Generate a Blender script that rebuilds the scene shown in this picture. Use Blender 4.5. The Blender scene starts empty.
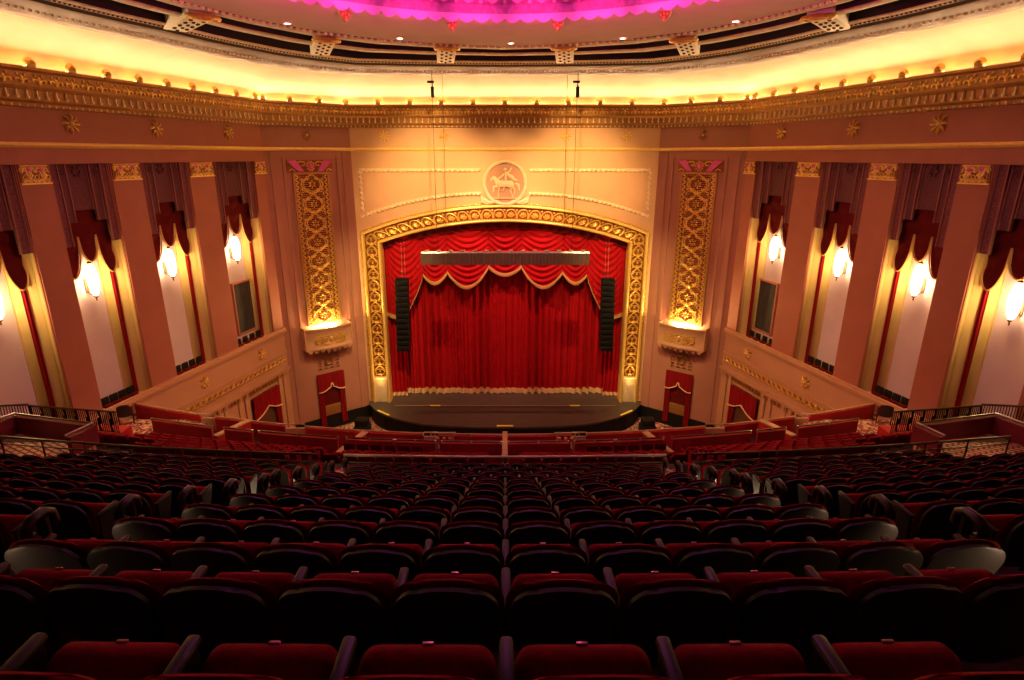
import bpy, bmesh, math, random
from mathutils import Vector, Matrix
R = random.Random(7)
PI = math.pi
sc = bpy.context.scene
COL = sc.collection
ZC = 17.8                       # eye level above the orchestra floor
sin, cos = math.sin, math.cos

# ------------------------------------------------------------------ materials
MATS = {}
def mat(name, c, rough=.6, metal=0., c2=None, scale=6., bump=0., bscale=40., sheen=0., emit=None, estr=0., spec=.5, coat=0., stretch=None):
    m = bpy.data.materials.new(name); m.use_nodes = True
    nt = m.node_tree; p = nt.nodes['Principled BSDF']
    p.inputs['Base Color'].default_value = (*c, 1)
    p.inputs['Roughness'].default_value = rough
    p.inputs['Metallic'].default_value = metal
    p.inputs['Specular IOR Level'].default_value = spec
    if coat: p.inputs['Coat Weight'].default_value = coat; p.inputs['Coat Roughness'].default_value = .15
    if sheen:
        p.inputs['Sheen Weight'].default_value = sheen
        p.inputs['Sheen Tint'].default_value = (min(1, c[0]*3+.15), c[1]*2+.02, c[2]*2+.03, 1)
        p.inputs['Sheen Roughness'].default_value = .4
    if emit:
        p.inputs['Emission Color'].default_value = (*emit, 1); p.inputs['Emission Strength'].default_value = estr
    if c2 or bump:
        tc = nt.nodes.new('ShaderNodeTexCoord'); src = tc.outputs['Object']
        if stretch:
            mp = nt.nodes.new('ShaderNodeMapping'); mp.inputs['Scale'].default_value = stretch
            nt.links.new(src, mp.inputs['Vector']); src = mp.outputs['Vector']
    if c2:
        n = nt.nodes.new('ShaderNodeTexNoise'); n.inputs['Scale'].default_value = scale; n.inputs['Detail'].default_value = 5
        nt.links.new(src, n.inputs['Vector'])
        r = nt.nodes.new('ShaderNodeValToRGB'); r.color_ramp.elements[0].position = .35; r.color_ramp.elements[1].position = .68
        r.color_ramp.elements[0].color = (*c, 1); r.color_ramp.elements[1].color = (*c2, 1)
        nt.links.new(n.outputs['Fac'], r.inputs['Fac']); nt.links.new(r.outputs['Color'], p.inputs['Base Color'])
    if bump:
        n = nt.nodes.new('ShaderNodeTexNoise'); n.inputs['Scale'].default_value = bscale; n.inputs['Detail'].default_value = 3
        nt.links.new(src, n.inputs['Vector'])
        b = nt.nodes.new('ShaderNodeBump'); b.inputs['Strength'].default_value = bump; b.inputs['Distance'].default_value = .03
        nt.links.new(n.outputs['Fac'], b.inputs['Height']); nt.links.new(b.outputs['Normal'], p.inputs['Normal'])
    MATS[name] = m
    return m
def voronoi_carpet(name, cols, scale):
    m = mat(name, cols[0], .95); nt = m.node_tree; p = nt.nodes['Principled BSDF']
    tc = nt.nodes.new('ShaderNodeTexCoord'); v = nt.nodes.new('ShaderNodeTexVoronoi'); v.inputs['Scale'].default_value = scale
    nt.links.new(tc.outputs['Object'], v.inputs['Vector'])
    s = nt.nodes.new('ShaderNodeSeparateColor'); nt.links.new(v.outputs['Color'], s.inputs['Color'])
    r = nt.nodes.new('ShaderNodeValToRGB'); r.color_ramp.interpolation = 'CONSTANT'
    r.color_ramp.elements[0].color = (*cols[0], 1); r.color_ramp.elements[1].color = (*cols[1], 1); r.color_ramp.elements[1].position = .4
    for i, c in enumerate(cols[2:]):
        e = r.color_ramp.elements.new(.6+.2*i); e.color = (*c, 1)
    nt.links.new(s.outputs[0], r.inputs['Fac']); nt.links.new(r.outputs['Color'], p.inputs['Base Color'])
    return m
def brick_carpet(name, c1, c2):
    m = mat(name, c1, .95); nt = m.node_tree; p = nt.nodes['Principled BSDF']
    tc = nt.nodes.new('ShaderNodeTexCoord'); mp = nt.nodes.new('ShaderNodeMapping'); mp.inputs['Rotation'].default_value = (0, 0, .5)
    b = nt.nodes.new('ShaderNodeTexBrick'); b.inputs['Scale'].default_value = 1.7
    b.inputs['Color1'].default_value = (*c1, 1); b.inputs['Color2'].default_value = (c1[0]*.85, c1[1]*.8, c1[2]*.75, 1)
    b.inputs['Mortar'].default_value = (*c2, 1); b.inputs['Mortar Size'].default_value = .05
    nt.links.new(tc.outputs['Object'], mp.inputs['Vector']); nt.links.new(mp.outputs['Vector'], b.inputs['Vector'])
    nt.links.new(b.outputs['Color'], p.inputs['Base Color'])
    return m

tanp  = mat('warm-light tinted wall plaster', (.50,.26,.15), .75, c2=(.53,.28,.165), scale=1.2, bump=.1, bscale=30)  # same plaster as the upper wall, its warm-lit tone put into the colour
wallp = mat('red-light tinted wall plaster', (.37,.13,.085), .75, c2=(.40,.142,.093), scale=1.2, bump=.1, bscale=30)  # plaster under red light, the red and dimness put into the colour
pilp  = mat('pilaster plaster', (.40,.175,.122), .75, c2=(.43,.19,.132), scale=1.2, bump=.1, bscale=30)
cream = mat('cream plaster', (.72,.44,.25), .75, c2=(.75,.47,.27), scale=1., bump=.08, bscale=30)
ivory = mat('ivory moulding', (.90,.74,.50), .55, c2=(.82,.62,.38), scale=9)
covep = mat('cove plaster', (.78,.62,.42), .85, c2=(.72,.54,.34), scale=.7)
lavend= mat('bay back wall plaster', (.60,.49,.56), .8, c2=(.55,.44,.52), scale=.8)
ochre = mat('bay reveal plaster', (.55,.40,.17), .75, c2=(.50,.36,.14), scale=1.)
gold  = mat('gilding', (.86,.55,.13), .38, .45, c2=(.66,.38,.07), scale=8, bump=.3, bscale=25)
goldb = mat('bright gilding', (.95,.68,.20), .4, .3, c2=(.88,.58,.15), scale=6, bump=.15, bscale=20)
goldd = mat('dark gilding', (.42,.20,.06), .45, .6, c2=(.5,.26,.08), scale=8, bump=.4, bscale=18)
bronze= mat('dark bronze', (.16,.075,.04), .45, .6, c2=(.22,.11,.06), scale=10)
grilb = mat('grille backing', (.20,.035,.02), .8)
frameb= mat('frame backing', (.30,.10,.02), .6, .3)
pinkp = mat('pink enamel', (.75,.10,.42), .5, c2=(.62,.07,.36), scale=5)
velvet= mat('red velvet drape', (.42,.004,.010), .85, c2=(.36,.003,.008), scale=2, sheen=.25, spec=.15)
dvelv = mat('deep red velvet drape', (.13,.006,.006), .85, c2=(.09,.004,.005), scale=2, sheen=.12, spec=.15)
doorv = mat('doorway velvet', (.24,.004,.010), .85, sheen=.15, spec=.15)
fringe= mat('gold fringe', (.62,.36,.13), .7, c2=(.5,.26,.08), scale=30, stretch=(20,20,1))
hemf  = mat('pale gold fringe', (.96,.72,.42), .7, c2=(.72,.42,.2), scale=30, stretch=(14,14,1))
purple= mat('mauve pelmet fabric', (.15,.042,.055), .8, c2=(.10,.025,.038), scale=14, bump=.5, bscale=16)
pribs = mat('pelmet ribs', (.32,.11,.095), .8)
purple2=mat('mauve pelmet brocade', (.24,.07,.085), .8, c2=(.08,.016,.03), scale=22, bump=.6, bscale=22)
black = mat('black paint', (.008,.007,.008), .6, spec=.25)
blackm= mat('black metal', (.008,.008,.010), .5, .2, spec=.3)
stagef= mat('stage floor paint', (.060,.048,.044), .5, c2=(.085,.066,.058), scale=1.5, stretch=(1,3,1))
tapey = mat('yellow tape', (.98,.90,.08), .6)
tapew = mat('white tape', (.35,.30,.26), .6)
seatr = mat('seat velvet', (.24,.002,.010), .9, c2=(.17,.0015,.007), scale=25, sheen=.10, spec=.1, bump=.2, bscale=120)
shell = mat('seat shell lacquer', (.040,.031,.025), .45, c2=(.032,.025,.02), scale=4, spec=.3)
armw  = mat('armrest wood', (.028,.007,.007), .45, c2=(.02,.005,.005), scale=6, stretch=(1,.2,1), spec=.25)
railw = mat('aisle rail wood', (.018,.004,.004), .35, spec=.4)
parr2 = mat('dark red wall fabric', (.17,.008,.011), .8)
castm = mat('cast iron', (.012,.008,.008), .5, .2, spec=.3)
tagm  = mat('brass number tag', (.5,.25,.22), .3, .8)
steel = mat('brushed steel', (.62,.58,.55), .28, .9)
railm = mat('dark rail metal', (.11,.07,.05), .32, .8)
parr  = mat('red parapet fabric', (.50,.010,.018), .8, c2=(.42,.008,.014), scale=3)
beigec= mat('beige cap rail', (.60,.38,.20), .6, c2=(.52,.32,.16), scale=4)
speck = voronoi_carpet('speckled carpet', [(.30,.06,.05),(.62,.40,.28),(.50,.28,.18),(.10,.03,.03)], 9)
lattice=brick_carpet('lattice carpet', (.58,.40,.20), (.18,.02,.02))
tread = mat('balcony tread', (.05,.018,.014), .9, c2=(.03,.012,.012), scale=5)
ring_b= mat('ceiling rib plaster', (.70,.55,.36), .6, c2=(.52,.36,.2), scale=4)
ring_d= mat('ceiling trough shade', (.022,.010,.012), .8, c2=(.035,.014,.014), scale=3)  # near-black: shade inside the recesses put into the colour
ring_m= mat('ceiling moulding bronze', (.20,.11,.06), .5, .3, c2=(.2,.1,.05), scale=10)
ceilp = mat('ceiling plaster', (.58,.40,.30), .8, c2=(.54,.37,.28), scale=1.)
ceiliv= mat('pale cartouche plaster', (.92,.84,.66), .6)
domep = mat('dome plaster', (.80,.74,.80), .8)
rimp  = mat('dome rim plaster', (.55,.16,.36), .7, c2=(.36,.10,.24), scale=6, bump=.4, bscale=10)
rimq  = mat('dome rim scallops', (.92,.40,.62), .6)
grcloth=mat('speaker cloth', (.02,.018,.018), .8, c2=(.05,.042,.034), scale=9, stretch=(1,1,.15))
covelamp=mat('cove lamp', (1,.9,.7), .5, emit=(1,.72,.36), estr=7)
uplamp = mat('uplight lamp', (1,.9,.6), .5, emit=(1,.74,.30), estr=45)
glass  = mat('lit sconce glass', (1,.9,.7), .4, emit=(1,.70,.32), estr=22)
downl  = mat('downlight lens', (1,1,.9), .4, emit=(1,.85,.6), estr=14)

# ------------------------------------------------------------------ mesh builder
def wl(o):
    v = Vector(o.location)
    while o.parent: o = o.parent; v = v+Vector(o.location)
    return v
class MB:
    def __init__(s): s.v = []; s.f = []
    def add(s, vs, fs, T=None):
        n = len(s.v)
        s.v += [tuple(T(*p)) if T else tuple(p) for p in vs]
        s.f += [tuple(n+i for i in f) for f in fs]
        return s
    def box(s, x0, x1, y0, y1, z0, z1, T=None, c=0.):
        if c:
            c = min(c, abs(x1-x0)*.45, abs(y1-y0)*.45, abs(z1-z0)*.45)
            b = bmesh.new(); bmesh.ops.create_cube(b, size=1)
            for v in b.verts: v.co = Vector(((x0+x1)/2+v.co.x*(x1-x0), (y0+y1)/2+v.co.y*(y1-y0), (z0+z1)/2+v.co.z*(z1-z0)))
            bmesh.ops.bevel(b, geom=list(b.edges), offset=c, segments=2, profile=.5, affect='EDGES')
            b.verts.index_update()
            s.add([v.co[:] for v in b.verts], [[v.index for v in f.verts] for f in b.faces], T); b.free(); return s
        vs = [(x,y,z) for z in (z0,z1) for y in (y0,y1) for x in (x0,x1)]
        return s.add(vs, [(0,2,3,1),(4,5,7,6),(0,1,5,4),(2,6,7,3),(0,4,6,2),(1,3,7,5)], T)
    def tube(s, pts, r, n=6, T=None, closed=False, flat=1.):
        P = [Vector(T(*p)) if T else Vector(p) for p in pts]; m = len(P)
        rr = r if isinstance(r, (list, tuple)) else [r]*m
        vs = []; up = None
        for i in range(m):
            a = P[(i-1) % m] if (closed or i) else P[0]; b = P[(i+1) % m] if (closed or i < m-1) else P[-1]
            t = (b-a); t = t.normalized() if t.length > 1e-9 else Vector((0,0,1))
            if up is None:
                up = Vector((0,0,1)) if abs(t.z) < .9 else Vector((0,1,0))
            u = up-t*up.dot(t)
            u = u.normalized() if u.length > 1e-6 else t.orthogonal().normalized()
            up = u; w = t.cross(u)
            for k in range(n):
                q = 2*PI*k/n+PI/n
                vs.append((P[i]+u*(cos(q)*rr[i])+w*(sin(q)*rr[i]*flat))[:])
        fs = []
        for i in range(m if closed else m-1):
            j = (i+1) % m
            for k in range(n):
                l = (k+1) % n; fs.append((i*n+k, i*n+l, j*n+l, j*n+k))
        if not closed: fs += [tuple(range(n))[::-1], tuple((m-1)*n+k for k in range(n))]
        return s.add(vs, fs)
    def lathe(s, prof, n=16, T=None):
        vs = [(r*cos(2*PI*k/n), r*sin(2*PI*k/n), z) for r, z in prof for k in range(n)]
        fs = [(i*n+k, i*n+(k+1) % n, (i+1)*n+(k+1) % n, (i+1)*n+k) for i in range(len(prof)-1) for k in range(n)]
        fs += [tuple(range(n))[::-1], tuple((len(prof)-1)*n+k for k in range(n))]
        return s.add(vs, fs, T)
    def sph(s, c, r, n=8, m=5, T=None):
        if not isinstance(r, (tuple, list)): r = (r, r, r)
        vs = [(c[0], c[1], c[2]-r[2])]
        for i in range(1, m):
            a = -PI/2+PI*i/m
            vs += [(c[0]+r[0]*cos(a)*cos(2*PI*k/n), c[1]+r[1]*cos(a)*sin(2*PI*k/n), c[2]+r[2]*sin(a)) for k in range(n)]
        vs.append((c[0], c[1], c[2]+r[2])); L = len(vs)-1
        fs = [(0, 1+(k+1) % n, 1+k) for k in range(n)]
        for i in range(m-2):
            fs += [(1+i*n+k, 1+i*n+(k+1) % n, 1+(i+1)*n+(k+1) % n, 1+(i+1)*n+k) for k in range(n)]
        fs += [(L, 1+(m-2)*n+k, 1+(m-2)*n+(k+1) % n) for k in range(n)]
        return s.add(vs, fs, T)
    def prism(s, poly, d0, d1, T=None):     # poly in (a, z), extruded along d
        n = len(poly)
        vs = [(a, d0, z) for a, z in poly]+[(a, d1, z) for a, z in poly]
        fs = [tuple(range(n)), tuple(range(2*n-1, n-1, -1))]+[(i, n+i, n+(i+1) % n, (i+1) % n) for i in range(n)]
        return s.add(vs, fs, T)
    def sheet(s, fn, nu, nv, T=None, thick=None):
        vs = [fn(i/nu, j/nv) for i in range(nu+1) for j in range(nv+1)]
        q = lambda i, j: i*(nv+1)+j
        fs = [(q(i,j), q(i+1,j), q(i+1,j+1), q(i,j+1)) for i in range(nu) for j in range(nv)]
        if thick:
            N = len(vs); vs = vs+[(x+thick[0], y+thick[1], z+thick[2]) for x, y, z in vs]
            fs = fs+[tuple(N+k for k in f[::-1]) for f in fs]
            rim = [q(i,0) for i in range(nu+1)]+[q(nu,j) for j in range(1,nv+1)]+[q(i,nv) for i in range(nu-1,-1,-1)]+[q(0,j) for j in range(nv-1,0,-1)]
            fs += [(rim[k], N+rim[k], N+rim[(k+1) % len(rim)], rim[(k+1) % len(rim)]) for k in range(len(rim))]
        return s.add(vs, fs, T)
    def mesh(s, name, m, org=(0,0,0), smooth=True):
        me = bpy.data.meshes.new(name)
        ox, oy, oz = org
        me.from_pydata([(x-ox, y-oy, z-oz) for x, y, z in s.v], [], s.f)
        b = bmesh.new(); b.from_mesh(me); bmesh.ops.recalc_face_normals(b, faces=b.faces); b.to_mesh(me); b.free()
        me.materials.append(m)
        if smooth:
            me.polygons.foreach_set('use_smooth', [True]*len(me.polygons)); me.set_sharp_from_angle(angle=.7)
        me.update()
        return me
    def build(s, name, m, parent=None, smooth=True):
        if parent: org = wl(parent)
        else:
            xs, ys, zs = zip(*s.v); org = Vector(((min(xs)+max(xs))/2, (min(ys)+max(ys))/2, min(zs)))
        o = bpy.data.objects.new(name, s.mesh(name, m, org, smooth)); COL.objects.link(o)
        if parent: o.parent = parent
        else: o.location = org
        return o
def tag(o, label=None, cat=None, group=None, kind=None):
    if label: o['label'] = label
    if cat: o['category'] = cat
    if group: o['group'] = group
    if kind: o['kind'] = kind
    return o
def empty(name, loc, label, cat, group=None):
    o = bpy.data.objects.new(name, None); o.empty_display_size = .1; COL.objects.link(o); o.location = loc
    return tag(o, label, cat, group)
def struct(o, label=None): return tag(o, label, None, None, 'structure')
def copy_tree(o, parent=None):
    c = o.copy(); COL.objects.link(c)
    if parent: c.parent = parent
    for ch in KIDS.get(o.name, []): copy_tree(ch, c)
    return c
KIDS = {}
def learn(o):
    KIDS[o.name] = [c for c in bpy.data.objects if c.parent == o]
    for c in KIDS[o.name]: learn(c)
def lerp(a, b, t): return a+(b-a)*t
ORD = ['first','second','third','fourth','fifth','sixth','seventh','eighth','ninth','tenth','eleventh','twelfth','thirteenth','fourteenth','fifteenth','sixteenth','seventeenth','eighteenth','nineteenth','twentieth']

# ------------------------------------------------------------------ wall frames (s along, d out into the room, z up)
YF = 38.25
A = Vector((-9.6, YF)); B = Vector((-13.78, 34.9)); LP = (B-A).length
dP = (B-A)/LP; nP = Vector((-dP.y, dP.x)); nP = nP if nP.y < 0 else -nP
aw = math.radians(14); dW = Vector((-sin(aw), -cos(aw))); nW = Vector((cos(aw), -sin(aw)))
def TF(s, d, z): return (s, YF-d, z)
def TP(g): return lambda s, d, z: (g*(A.x+dP.x*s+nP.x*d), A.y+dP.y*s+nP.y*d, z)
def TW(g): return lambda s, d, z: (g*(B.x+dW.x*s+nW.x*d), B.y+dW.y*s+nW.y*d, z)
SIDES = ((1, 'left'), (-1, 'right'))
SMAX = 44.
def offpath(d):      # the wall line (left back corner .. right back corner) moved d into the room
    def isect(p, u, q, v):
        t = ((q.x-p.x)*v.y-(q.y-p.y)*v.x)/(u.x*v.y-u.y*v.x); return p+u*t
    F0 = Vector((0, YF-d)); P0 = A+nP*d; W0 = B+nW*d
    a = isect(F0, Vector((1,0)), P0, dP); b = isect(P0, dP, W0, dW); e = W0+dW*SMAX
    L = [e, b, a]
    return [(p.x, p.y) for p in L]+[(-p.x, p.y) for p in L[::-1]]
def sweep(m, prof):   # profile (d, z) along the whole wall line
    paths = [[(x, y, z) for x, y in offpath(d)] for d, z in prof]
    n = len(paths[0]); vs = [p for q in paths for p in q]
    fs = [(i*n+k, i*n+k+1, (i+1)*n+k+1, (i+1)*n+k) for i in range(len(prof)-1) for k in range(n-1)]
    return m.add(vs, fs)
def along(step, d):   # points every step on the wall line offset d: (x, y, tangent)
    P = [Vector(p) for p in offpath(d)]; out = []
    for a, b in zip(P, P[1:]):
        L = (b-a).length; n = max(1, round(L/step)); t = (b-a)/L
        out += [(a+t*(L*(k+.5)/n), t) for k in range(n)]
    return out

# ------------------------------------------------------------------ room shell
YB = -7.5
# front wall with the arched opening
XI, ZI, ZT = 8.06, 12.37, 13.72
def arch(x, xi=XI, zi=ZI, zt=ZT):
    h = zt-zi; r = (xi*xi+h*h)/(2*h); return zt-r+math.sqrt(r*r-x*x)
m = MB()
XO, ZO, ZOT = 9.28, 13.06, 14.80
xs = [-XI+2*XI*k/40 for k in range(41)]
m.box(-9.62, -XI, -.6, 0, 0, 20.9, TF); m.box(XI, 9.62, -.6, 0, 0, 20.9, TF)
for a, b in zip(xs, xs[1:]): m.prism([(a, arch(a)), (b, arch(b)), (b, 20.9), (a, 20.9)], -.6, 0, TF)
struct(m.build('wall_front', cream), 'cream plaster wall over the stage arch')
for g, nm in SIDES:
    T = TP(g); m = MB()
    m.box(-.25, LP+.1, -.4, 0, 0, 20.9, T)
    # raised border of the tall panel
    for s in (.95, 4.25): m.box(s-.07, s+.07, 0, .07, 7.3, 17.7, T)
    for s in (.45, 4.85): m.box(s-.16, s+.16, 0, .05, .9, 18.0, T)
    struct(m.build('trim_1' if g > 0 else 'trim_2', pilp), f'maroon angled wall panel {nm} of the stage')
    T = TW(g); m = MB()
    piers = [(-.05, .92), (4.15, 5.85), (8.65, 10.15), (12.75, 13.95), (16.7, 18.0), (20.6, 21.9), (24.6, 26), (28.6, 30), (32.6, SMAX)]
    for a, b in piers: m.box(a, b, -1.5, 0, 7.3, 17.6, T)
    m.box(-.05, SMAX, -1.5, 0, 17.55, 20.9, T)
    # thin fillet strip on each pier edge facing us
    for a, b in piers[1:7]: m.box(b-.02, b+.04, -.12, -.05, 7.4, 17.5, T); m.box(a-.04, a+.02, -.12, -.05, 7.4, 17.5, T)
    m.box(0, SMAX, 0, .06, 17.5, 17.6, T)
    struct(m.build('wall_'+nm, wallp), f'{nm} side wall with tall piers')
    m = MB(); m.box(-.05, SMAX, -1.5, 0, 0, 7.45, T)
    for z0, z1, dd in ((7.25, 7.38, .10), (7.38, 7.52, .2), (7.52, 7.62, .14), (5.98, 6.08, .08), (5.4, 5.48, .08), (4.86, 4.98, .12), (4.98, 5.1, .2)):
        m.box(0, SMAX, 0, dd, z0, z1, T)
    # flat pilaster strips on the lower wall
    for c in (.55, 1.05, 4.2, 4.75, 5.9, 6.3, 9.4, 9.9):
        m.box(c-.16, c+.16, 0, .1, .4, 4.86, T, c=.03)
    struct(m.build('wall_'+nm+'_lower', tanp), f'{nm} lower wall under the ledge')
    m = MB(); bays = [(p[1], q[0]) for p, q in zip(piers, piers[1:])]
    for a, b in bays: m.box(a-.1, b+.1, -1.2, -1.0, 7.3, 17.6, T)
    struct(m.build('trim_3' if g > 0 else 'trim_4', lavend))
    m = MB()
    for a, b in bays:
        for q, w in ((a, 1), (b, -1)):
            m.prism([(q, 7.45), (q, 17.5), (q+.012*w, 17.5), (q+.012*w, 7.45)], -1, -.14, T)
            vs = [(q+.02*w, -.3, 7.45), (q+.55*w, -1.0, 7.45), (q+.55*w, -1.0, 17.5), (q+.02*w, -.3, 17.5)]
            m.add(vs, [(0,1,2,3)], T)
            m.box(q+.52*w, q+.58*w, -1.0, -.97, 7.45, 17.5, T)
    struct(m.build('trim_5' if g > 0 else 'trim_6', ochre))
# back wall and orchestra floor
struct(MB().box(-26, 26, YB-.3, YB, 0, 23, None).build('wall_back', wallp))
struct(MB().box(-26, 26, 12, 47, -.2, 0).build('floor', speck), 'speckled red and beige carpet on the orchestra floor')
# black base along the angled panels
for i, (g, nm) in enumerate(SIDES):
    struct(MB().box(-.1, LP+.05, 0, .06, 0, .92, TP(g)).build(f'baseboard_{nm}', black))
# cornice: plain mouldings, bracket row, crest
m = MB()
sweep(m, [(0,19.42),(.10,19.46),(.12,19.58),(.30,19.66),(.34,19.98),(.42,20.02),(.46,20.1),(.5,20.1),(.52,20.56),(.62,20.62),(.62,20.72),(.50,20.72),(.48,20.6),(0,20.58)])
struct(m.build('trim_7', goldd), 'gilded cornice running round the hall')
m = MB()
sweep(m, [(.0,18.06),(.06,18.08),(.10,18.16),(.06,18.24),(0,18.26)])
struct(m.build('trim_8', goldb), 'thin gold band under the cornice')
m = MB()
for p, t in along(.36, .34):
    n = Vector((-t.y, t.x)); n = n if n.dot(Vector((0, 14))-p) > 0 else -n
    T = lambda a, d, z, p=p, t=t, n=n: (p.x+t.x*a+n.x*d, p.y+t.y*a+n.y*d, z)
    m.box(-.022, .022, -.1, .08, 19.76, 19.98, T); m.sph((0, .08, 19.74), .06, 6, 4, T)
for p, t in along(.27, .12):
    m.sph((p.x, p.y, 19.5), .055, 5, 4)
struct(m.build('trim_9', ivory), 'row of small cream brackets and beads under the cornice')
m = MB()
for p, t in along(.62, .52):
    n = Vector((-t.y, t.x)); n = n if n.dot(Vector((0, 14))-p) > 0 else -n
    T = lambda a, d, z, p=p, t=t, n=n: (p.x+t.x*a+n.x*d, p.y+t.y*a+n.y*d, z)
    for w in (1, -1):
        m.tube([(w*(.02+.13*(1-cos(q))*.9), .03, 20.16+.19*q/2.4+.06*sin(q*1.6)) for q in [k*.42 for k in range(8)]], .032, 4, T)
        m.sph((w*.22, .03, 20.26), .06, 5, 4, T); m.sph((w*.12, .03, 20.46), .05, 5, 4, T)
    m.sph((0, .04, 20.3), (.06, .05, .12), 6, 4, T)
struct(m.build('trim_10', gold), 'gold scrollwork frieze on the cornice')
# cove lamp strip behind the crest
m = MB(); sweep(m, [(.16,20.60),(.16,20.66),(.10,20.66),(.10,20.60)])
o = m.build('cove_lamp_strip', covelamp, smooth=False)
tag(o, 'bright warm cove lamp strip hidden behind the cornice crest', 'lamp')
# rosettes on the frieze
def rosette(T, s, z, r, label, mt=gold, grp='gold rosettes on the frieze'):
    m = MB()
    for k in range(8):
        q = 2*PI*k/8
        m.tube([(s+cos(q)*r*.25, .03, z+sin(q)*r*.25), (s+cos(q+.15)*r*.65, .07, z+sin(q+.15)*r*.65), (s+cos(q)*r, .03, z+sin(q)*r)], [r*.10, r*.17, r*.05], 5, T)
    c = MB().sph((s, .06, z), (r*.2, .1, r*.2), 8, 5, T)
    e = empty('rosette', T(s, 0, z), label, 'rosette', grp)
    m.build('petals', mt, e); c.build('boss', ivory, e)
for i, x in enumerate((-7.47, -3.77, 3.77, 7.47)):
    rosette(TF, x, 18.95, .36, f'gold rosette on the cream frieze over the stage, {ORD[i]} of four from the left', goldb)
for g, nm in SIDES:
    rosette(TP(g), 2.7, 18.95, .33, f'small gold rosette on the maroon angled panel {nm} of the stage', goldd)
    for i, s in enumerate((2.67, 7.4, 11.5, 15.8)):
        rosette(TW(g), s, 18.95, .38, f'gold rosette high on the {nm} side wall, {ORD[i]} from the stage', gold)
# finials on the cornice crest
def finial(T, s, label):
    e = empty('finial', T(s, .56, 20.72), label, 'finial', 'palmette finials along the cornice crest')
    m = MB()
    for k in range(-3, 4):
        q = PI/2+k*.42
        m.tube([(s, .56, 20.78), (s+cos(q)*.13, .62, 20.80+sin(q)*.13), (s+cos(q)*.22, .56, 20.82+sin(q)*.2)], [.05, .075, .04], 5, T)
    m.build('palmette', gold, e)
    MB().box(s-.16, s+.16, .48, .66, 20.66, 20.8, T, c=.03).build('base', goldd, e)
for i in range(9):
    finial(TF, -7.6+1.9*i, f'gold palmette finial on the crest over the stage, {ORD[i]} of nine from the left')
for g, nm in SIDES:
    for i, s in enumerate((.35, 2.0, 3.7, 5.2)):
        finial(TP(g), s, f'gold palmette finial above the maroon panel {nm} of the stage, {ORD[i]} from the stage')
    for i in range(12):
        finial(TW(g), .9+1.52*i, f'gold palmette finial on the {nm} side cornice, {ORD[i]} from the maroon corner')

# ------------------------------------------------------------------ ceiling
CY = 14.; ZR = 22.2
def sym(half):
    f = half+[(-x, y) for x, y in half[::-1][1:]] if half[-1][0] == 0 else half+[(-x, y) for x, y in half[::-1]]
    return f
outer_q = [(0,35.06),(-4.4,35.06),(-8.73,34.86),(-10.6,33.2),(-12.02,31),(-13.2,27.8),(-13.97,24.86),(-15.03,22.11),(-15.43,20.7),(-16.0,17.5),(-16.2,14)]
inner_q = [(0,27.34),(-2.71,26.8),(-4.9,25.8),(-6.9,24.3),(-8.45,22.3),(-9.6,20.0),(-10.4,17.2),(-10.7,14)]
def full(q):
    left = q+[(x, 2*CY-y) for x, y in q[::-1][1:]]
    return left+[(-x, y) for x, y in left[::-1][1:-1]]
wallq = [(-y_[0], 0) for y_ in []]
wp = offpath(0); rear = (wp[0][1])
def wall_poly():
    pts = [(x, y) for x, y in wp]                       # left back .. right back
    return pts
def hit(poly, a):     # distance from (0, CY) to a closed polygon in direction a
    d = Vector((-sin(a), cos(a))); c = Vector((0, CY)); best = None
    for i in range(len(poly)):
        p = Vector(poly[i]); q = Vector(poly[(i+1) % len(poly)]); u = q-p
        den = d.x*u.y-d.y*u.x
        if abs(den) < 1e-9: continue
        t = ((p.x-c.x)*u.y-(p.y-c.y)*u.x)/den; k = ((p.x-c.x)*d.y-(p.y-c.y)*d.x)/den
        if t > 0 and -1e-6 <= k <= 1+1e-6 and (best is None or t < best): best = t
    return (c.x+d.x*best, c.y+d.y*best)
ANG = sorted(set([2*PI*k/144 for k in range(144)]+[math.atan2(-p[0], p[1]-CY) % (2*PI) for p in [tuple(A), (-A.x, A.y), tuple(B), (-B.x, B.y), (-8.73,34.86), (8.73,34.86)]]))
PO = [hit(full(outer_q), a) for a in ANG]; PIN = [hit(full(inner_q), a) for a in ANG]
wpoly = [(-30.2, YB-2)] if 0 else []
wl_ = [(x, y) for x, y in wp]
PW = [hit(wl_, a) for a in ANG]
N = len(ANG)
def loft(m, rows, closed=True):
    vs = [p for r in rows for p in r]; n = len(rows[0])
    fs = [(i*n+k, i*n+(k+1) % n, (i+1)*n+(k+1) % n, (i+1)*n+k) for i in range(len(rows)-1) for k in range(n)]
    return m.add(vs, fs)
m = MB(); rows = []
for j in range(13):
    t = j/12*PI/2
    u = 1-cos(t); w = sin(t)
    rows.append([(lerp(a[0], b[0], u), lerp(a[1], b[1], u), lerp(20.58, 22.05, w)) for a, b in zip(PW, PO)])
loft(m, rows)
struct(m.build('ceiling', covep), 'pale cove ceiling glowing above the cornice')
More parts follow.
